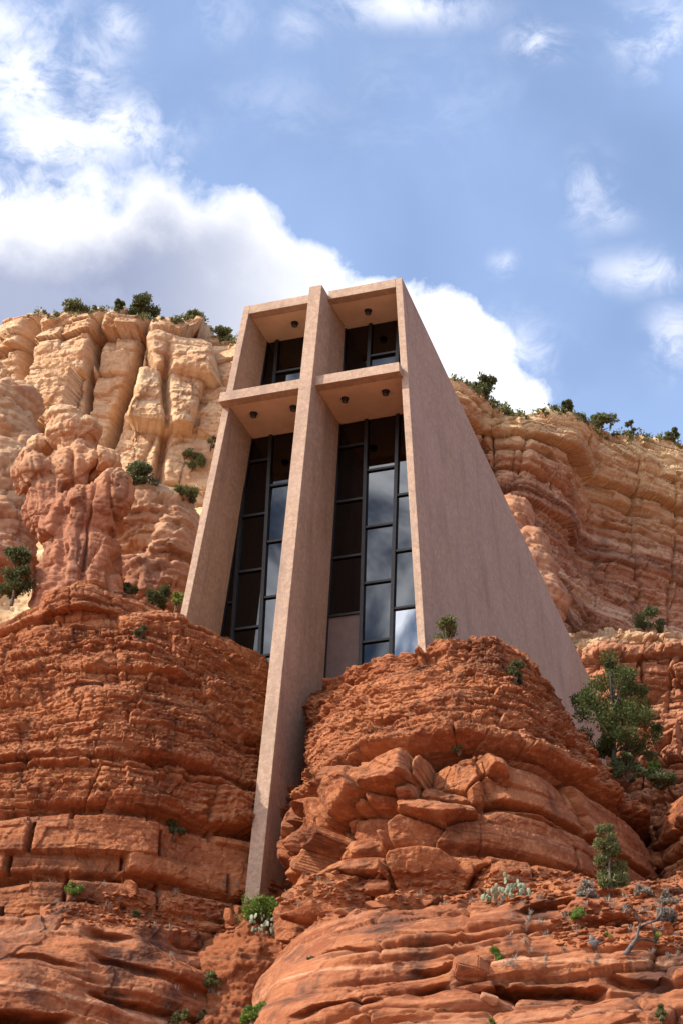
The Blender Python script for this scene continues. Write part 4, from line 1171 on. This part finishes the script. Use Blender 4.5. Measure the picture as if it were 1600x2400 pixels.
# loose boulders
def boulder(label, u, v, w, h, dpt, seed, mat, name='boulder', rot=0.0, tilt=0.0):
    rng = np.random.RandomState(seed); p, dist = foot(u, v); k = 1 / PXM(dist)
    bm = bmesh.new()
    pts = rng.normal(size=(15, 3)); pts /= np.linalg.norm(pts, axis=1)[:, None]; pts *= (.8 + .3 * rng.rand(15, 1)); pts = np.clip(pts, -.78, .78)
    for q in pts: bm.verts.new(q * np.array((w * k / 1.5, dpt * k / 1.5, h * k / 1.35)))
    r_ = bmesh.ops.convex_hull(bm, input=bm.verts)
    bmesh.ops.delete(bm, geom=[x for x in r_['geom_interior'] if isinstance(x, bmesh.types.BMVert)], context='VERTS')
    bmesh.ops.bevel(bm, geom=list(bm.edges), offset=.012 * min(w, h) * k * 4, segments=2, affect='EDGES')
    bmesh.ops.triangulate(bm, faces=bm.faces); bmesh.ops.subdivide_edges(bm, edges=bm.edges, cuts=2, use_grid_fill=True)
    me = bpy.data.meshes.new(name); bm.to_mesh(me); bm.free()
    n = len(me.vertices); V = np.empty(n * 3, np.float32); me.vertices.foreach_get('co', V); V = V.reshape(-1, 3)
    V += (fbm(V * 4 + seed, 3, .5, seed) * .035 * min(1.5, h * k))[:, None]; me.vertices.foreach_set('co', V.ravel()); me.update()
    o = link(name, me, mat); o.location = p + Vector((0, 0, h * k * .32)); o.rotation_euler = (0, tilt, rot)
    return tag(o, label, 'boulder' if h * k > .25 else 'stone')


for k, (lb, u_, v_, w_, h_, d_, mt, ro, ti) in enumerate((
        ('long flat slab leaning at the foot of the broken mound', 905, 2062, 92, 30, 70, RED, .3, -.45),
        ('squarish block at the end of the leaning slabs', 965, 2046, 44, 40, 40, RED, .6, .2),
        ('flat triangular block in front of the leaning slab', 880, 2092, 84, 32, 50, RED, -.2, -.1),
        ('upright block at the foot of the mound, near its middle', 1090, 2052, 40, 40, 36, RED, .2, .1),
        ('dark rounded boulder on the debris in front of the mound', 1000, 2122, 46, 28, 40, RED, .8, 0),
        ('flat tan rock on the debris further right of the stem-foot shrub', 885, 2128, 56, 24, 44, SLAB, .1, -.1),
        ('low tan rock lying closest to the bright shrub', 800, 2146, 44, 18, 36, SLAB, .5, 0),
        ('orange block among the rubble below the left mound', 312, 2095, 46, 36, 40, RED, .4, -.15),
        ('tilted flat slab propped above the orange block', 278, 2062, 66, 16, 40, SLAB, 0, -.3),
        ('cream coloured stone left of the stem foot', 505, 2158, 28, 26, 26, PINK2, .3, 0),
        ('reddish rock just left of the stem foot', 540, 2160, 36, 38, 30, RED, .3, 0),
        ('rock beside the stem foot behind the shrub', 562, 2142, 34, 26, 28, RED, .9, 0),
        ('large block on the ledge of the lower right slope', 1108, 2292, 96, 56, 80, SLAB, .2, 0),
        ('pale flat stone on the lowest slab', 1146, 2350, 46, 22, 36, PINK2, .5, .35),
        ('rough block under the large ledge block', 1120, 2328, 92, 28, 70, SLAB, -.2, 0),
        ('brown rock in the mouth of the gully', 500, 2186, 70, 34, 50, RED, .3, -.1),
        ('small grey stone at the right edge of the debris slope', 1466, 2130, 18, 14, 16, DEAD, .3, 0))):
    boulder(lb, u_, v_, w_, h_, d_, 200 + k, mt, 'boulder', ro, ti)

# rubble too small to count, lying on the debris slopes
def strew(name, label, cat, spots, leaf, hgt, n_leaf, ll, asp, up, seed):
    """uncountable low growth"""
    rng = np.random.RandomState(seed); cl = []
    for u, v in spots:
        q = cast(u, v)
        if q is None: continue
        s = .5 + rng.rand()
        cl.append((q.x, q.y, q.z + hgt * s * .5, hgt * s * .6))
    V, Fq = leaf_cloud(cl, n_leaf, ll, rng, up, asp)
    tag(link(name, np_mesh(name, V, Fq, False), leaf), label, cat, None, 'stuff')


_r2 = np.random.RandomState(77)
def rim_spots(u0, u1, n, vguess):
    out = []
    for _ in range(n):
        u = u0 + (u1 - u0) * _r2.rand(); v = vguess
        for k in range(120):
            if cast(u, v) is not None: break
            v += 3
        out.append((u, v + 2 + abs(_r2.normal()) * 7))
    return out


strew('rim_scrub', 'patchy low olive scrub along the rims of both cliffs', 'scrub', rim_spots(60, 560, 80, 660) + rim_spots(1060, 1600, 80, 780), L_OLV, .42, 34, .17, .5, .5, 5)
_sp = []
while len(_sp) < 130:
    u_, v_ = _r2.rand() * 1600, 2060 + _r2.rand() * 330
    if (u_ < 560 and v_ < 2170 and u_ > 120) or (600 < u_ and v_ < 2130) or (u_ > 1150 and v_ < 2280) or (380 < u_ < 520): _sp.append((u_, v_))
strew('dry_grass', 'thin dry straw coloured grass scattered over the debris slopes', 'grass', _sp, L_GRY, .16, 22, .16, .10, 2.0, 6)


def scree():
    rng = np.random.RandomState(9)
    ico = bmesh.new(); bmesh.ops.create_icosphere(ico, subdivisions=1, radius=1)
    bv = np.array([q.co[:] for q in ico.verts]); bf = np.array([[q.index for q in f.verts] for f in ico.faces]); ico.free()
    def inside(u, v):
        if u < 560: return 2095 < v < 2160 + .05 * u and u > 150
        return 2050 - .02 * (u - 600) < v < 2120 + (100 if u > 1300 else 0)
    n = 0; Vs = []; Fs = []
    for _ in range(4200):
        u, v = rng.rand() * 1600, 2040 + rng.rand() * 190
        if not inside(u, v): continue
        q = cast(u, v)
        if q is None or q.y > 1: continue
        s = .025 + .085 * rng.rand() ** 3
        v = bv * (.6 + .6 * rng.rand(len(bv), 1)) * np.array((s * (1 + rng.rand()), s * (1 + rng.rand()), s * .7))
        a = rng.rand() * 6.28; c_, s_ = math.cos(a), math.sin(a); v = v @ np.array([[c_, -s_, 0], [s_, c_, 0], [0, 0, 1]])
        Vs.append(v + np.array(q) + (0, 0, s * .3)); Fs.append(bf + n * len(bv)); n += 1
    o = link('scree', np_mesh('scree', np.concatenate(Vs), np.concatenate(Fs), False), RED)
    tag(o, 'loose red rubble scattered over the slope below the mounds', 'rubble', None, 'stuff')




scree()
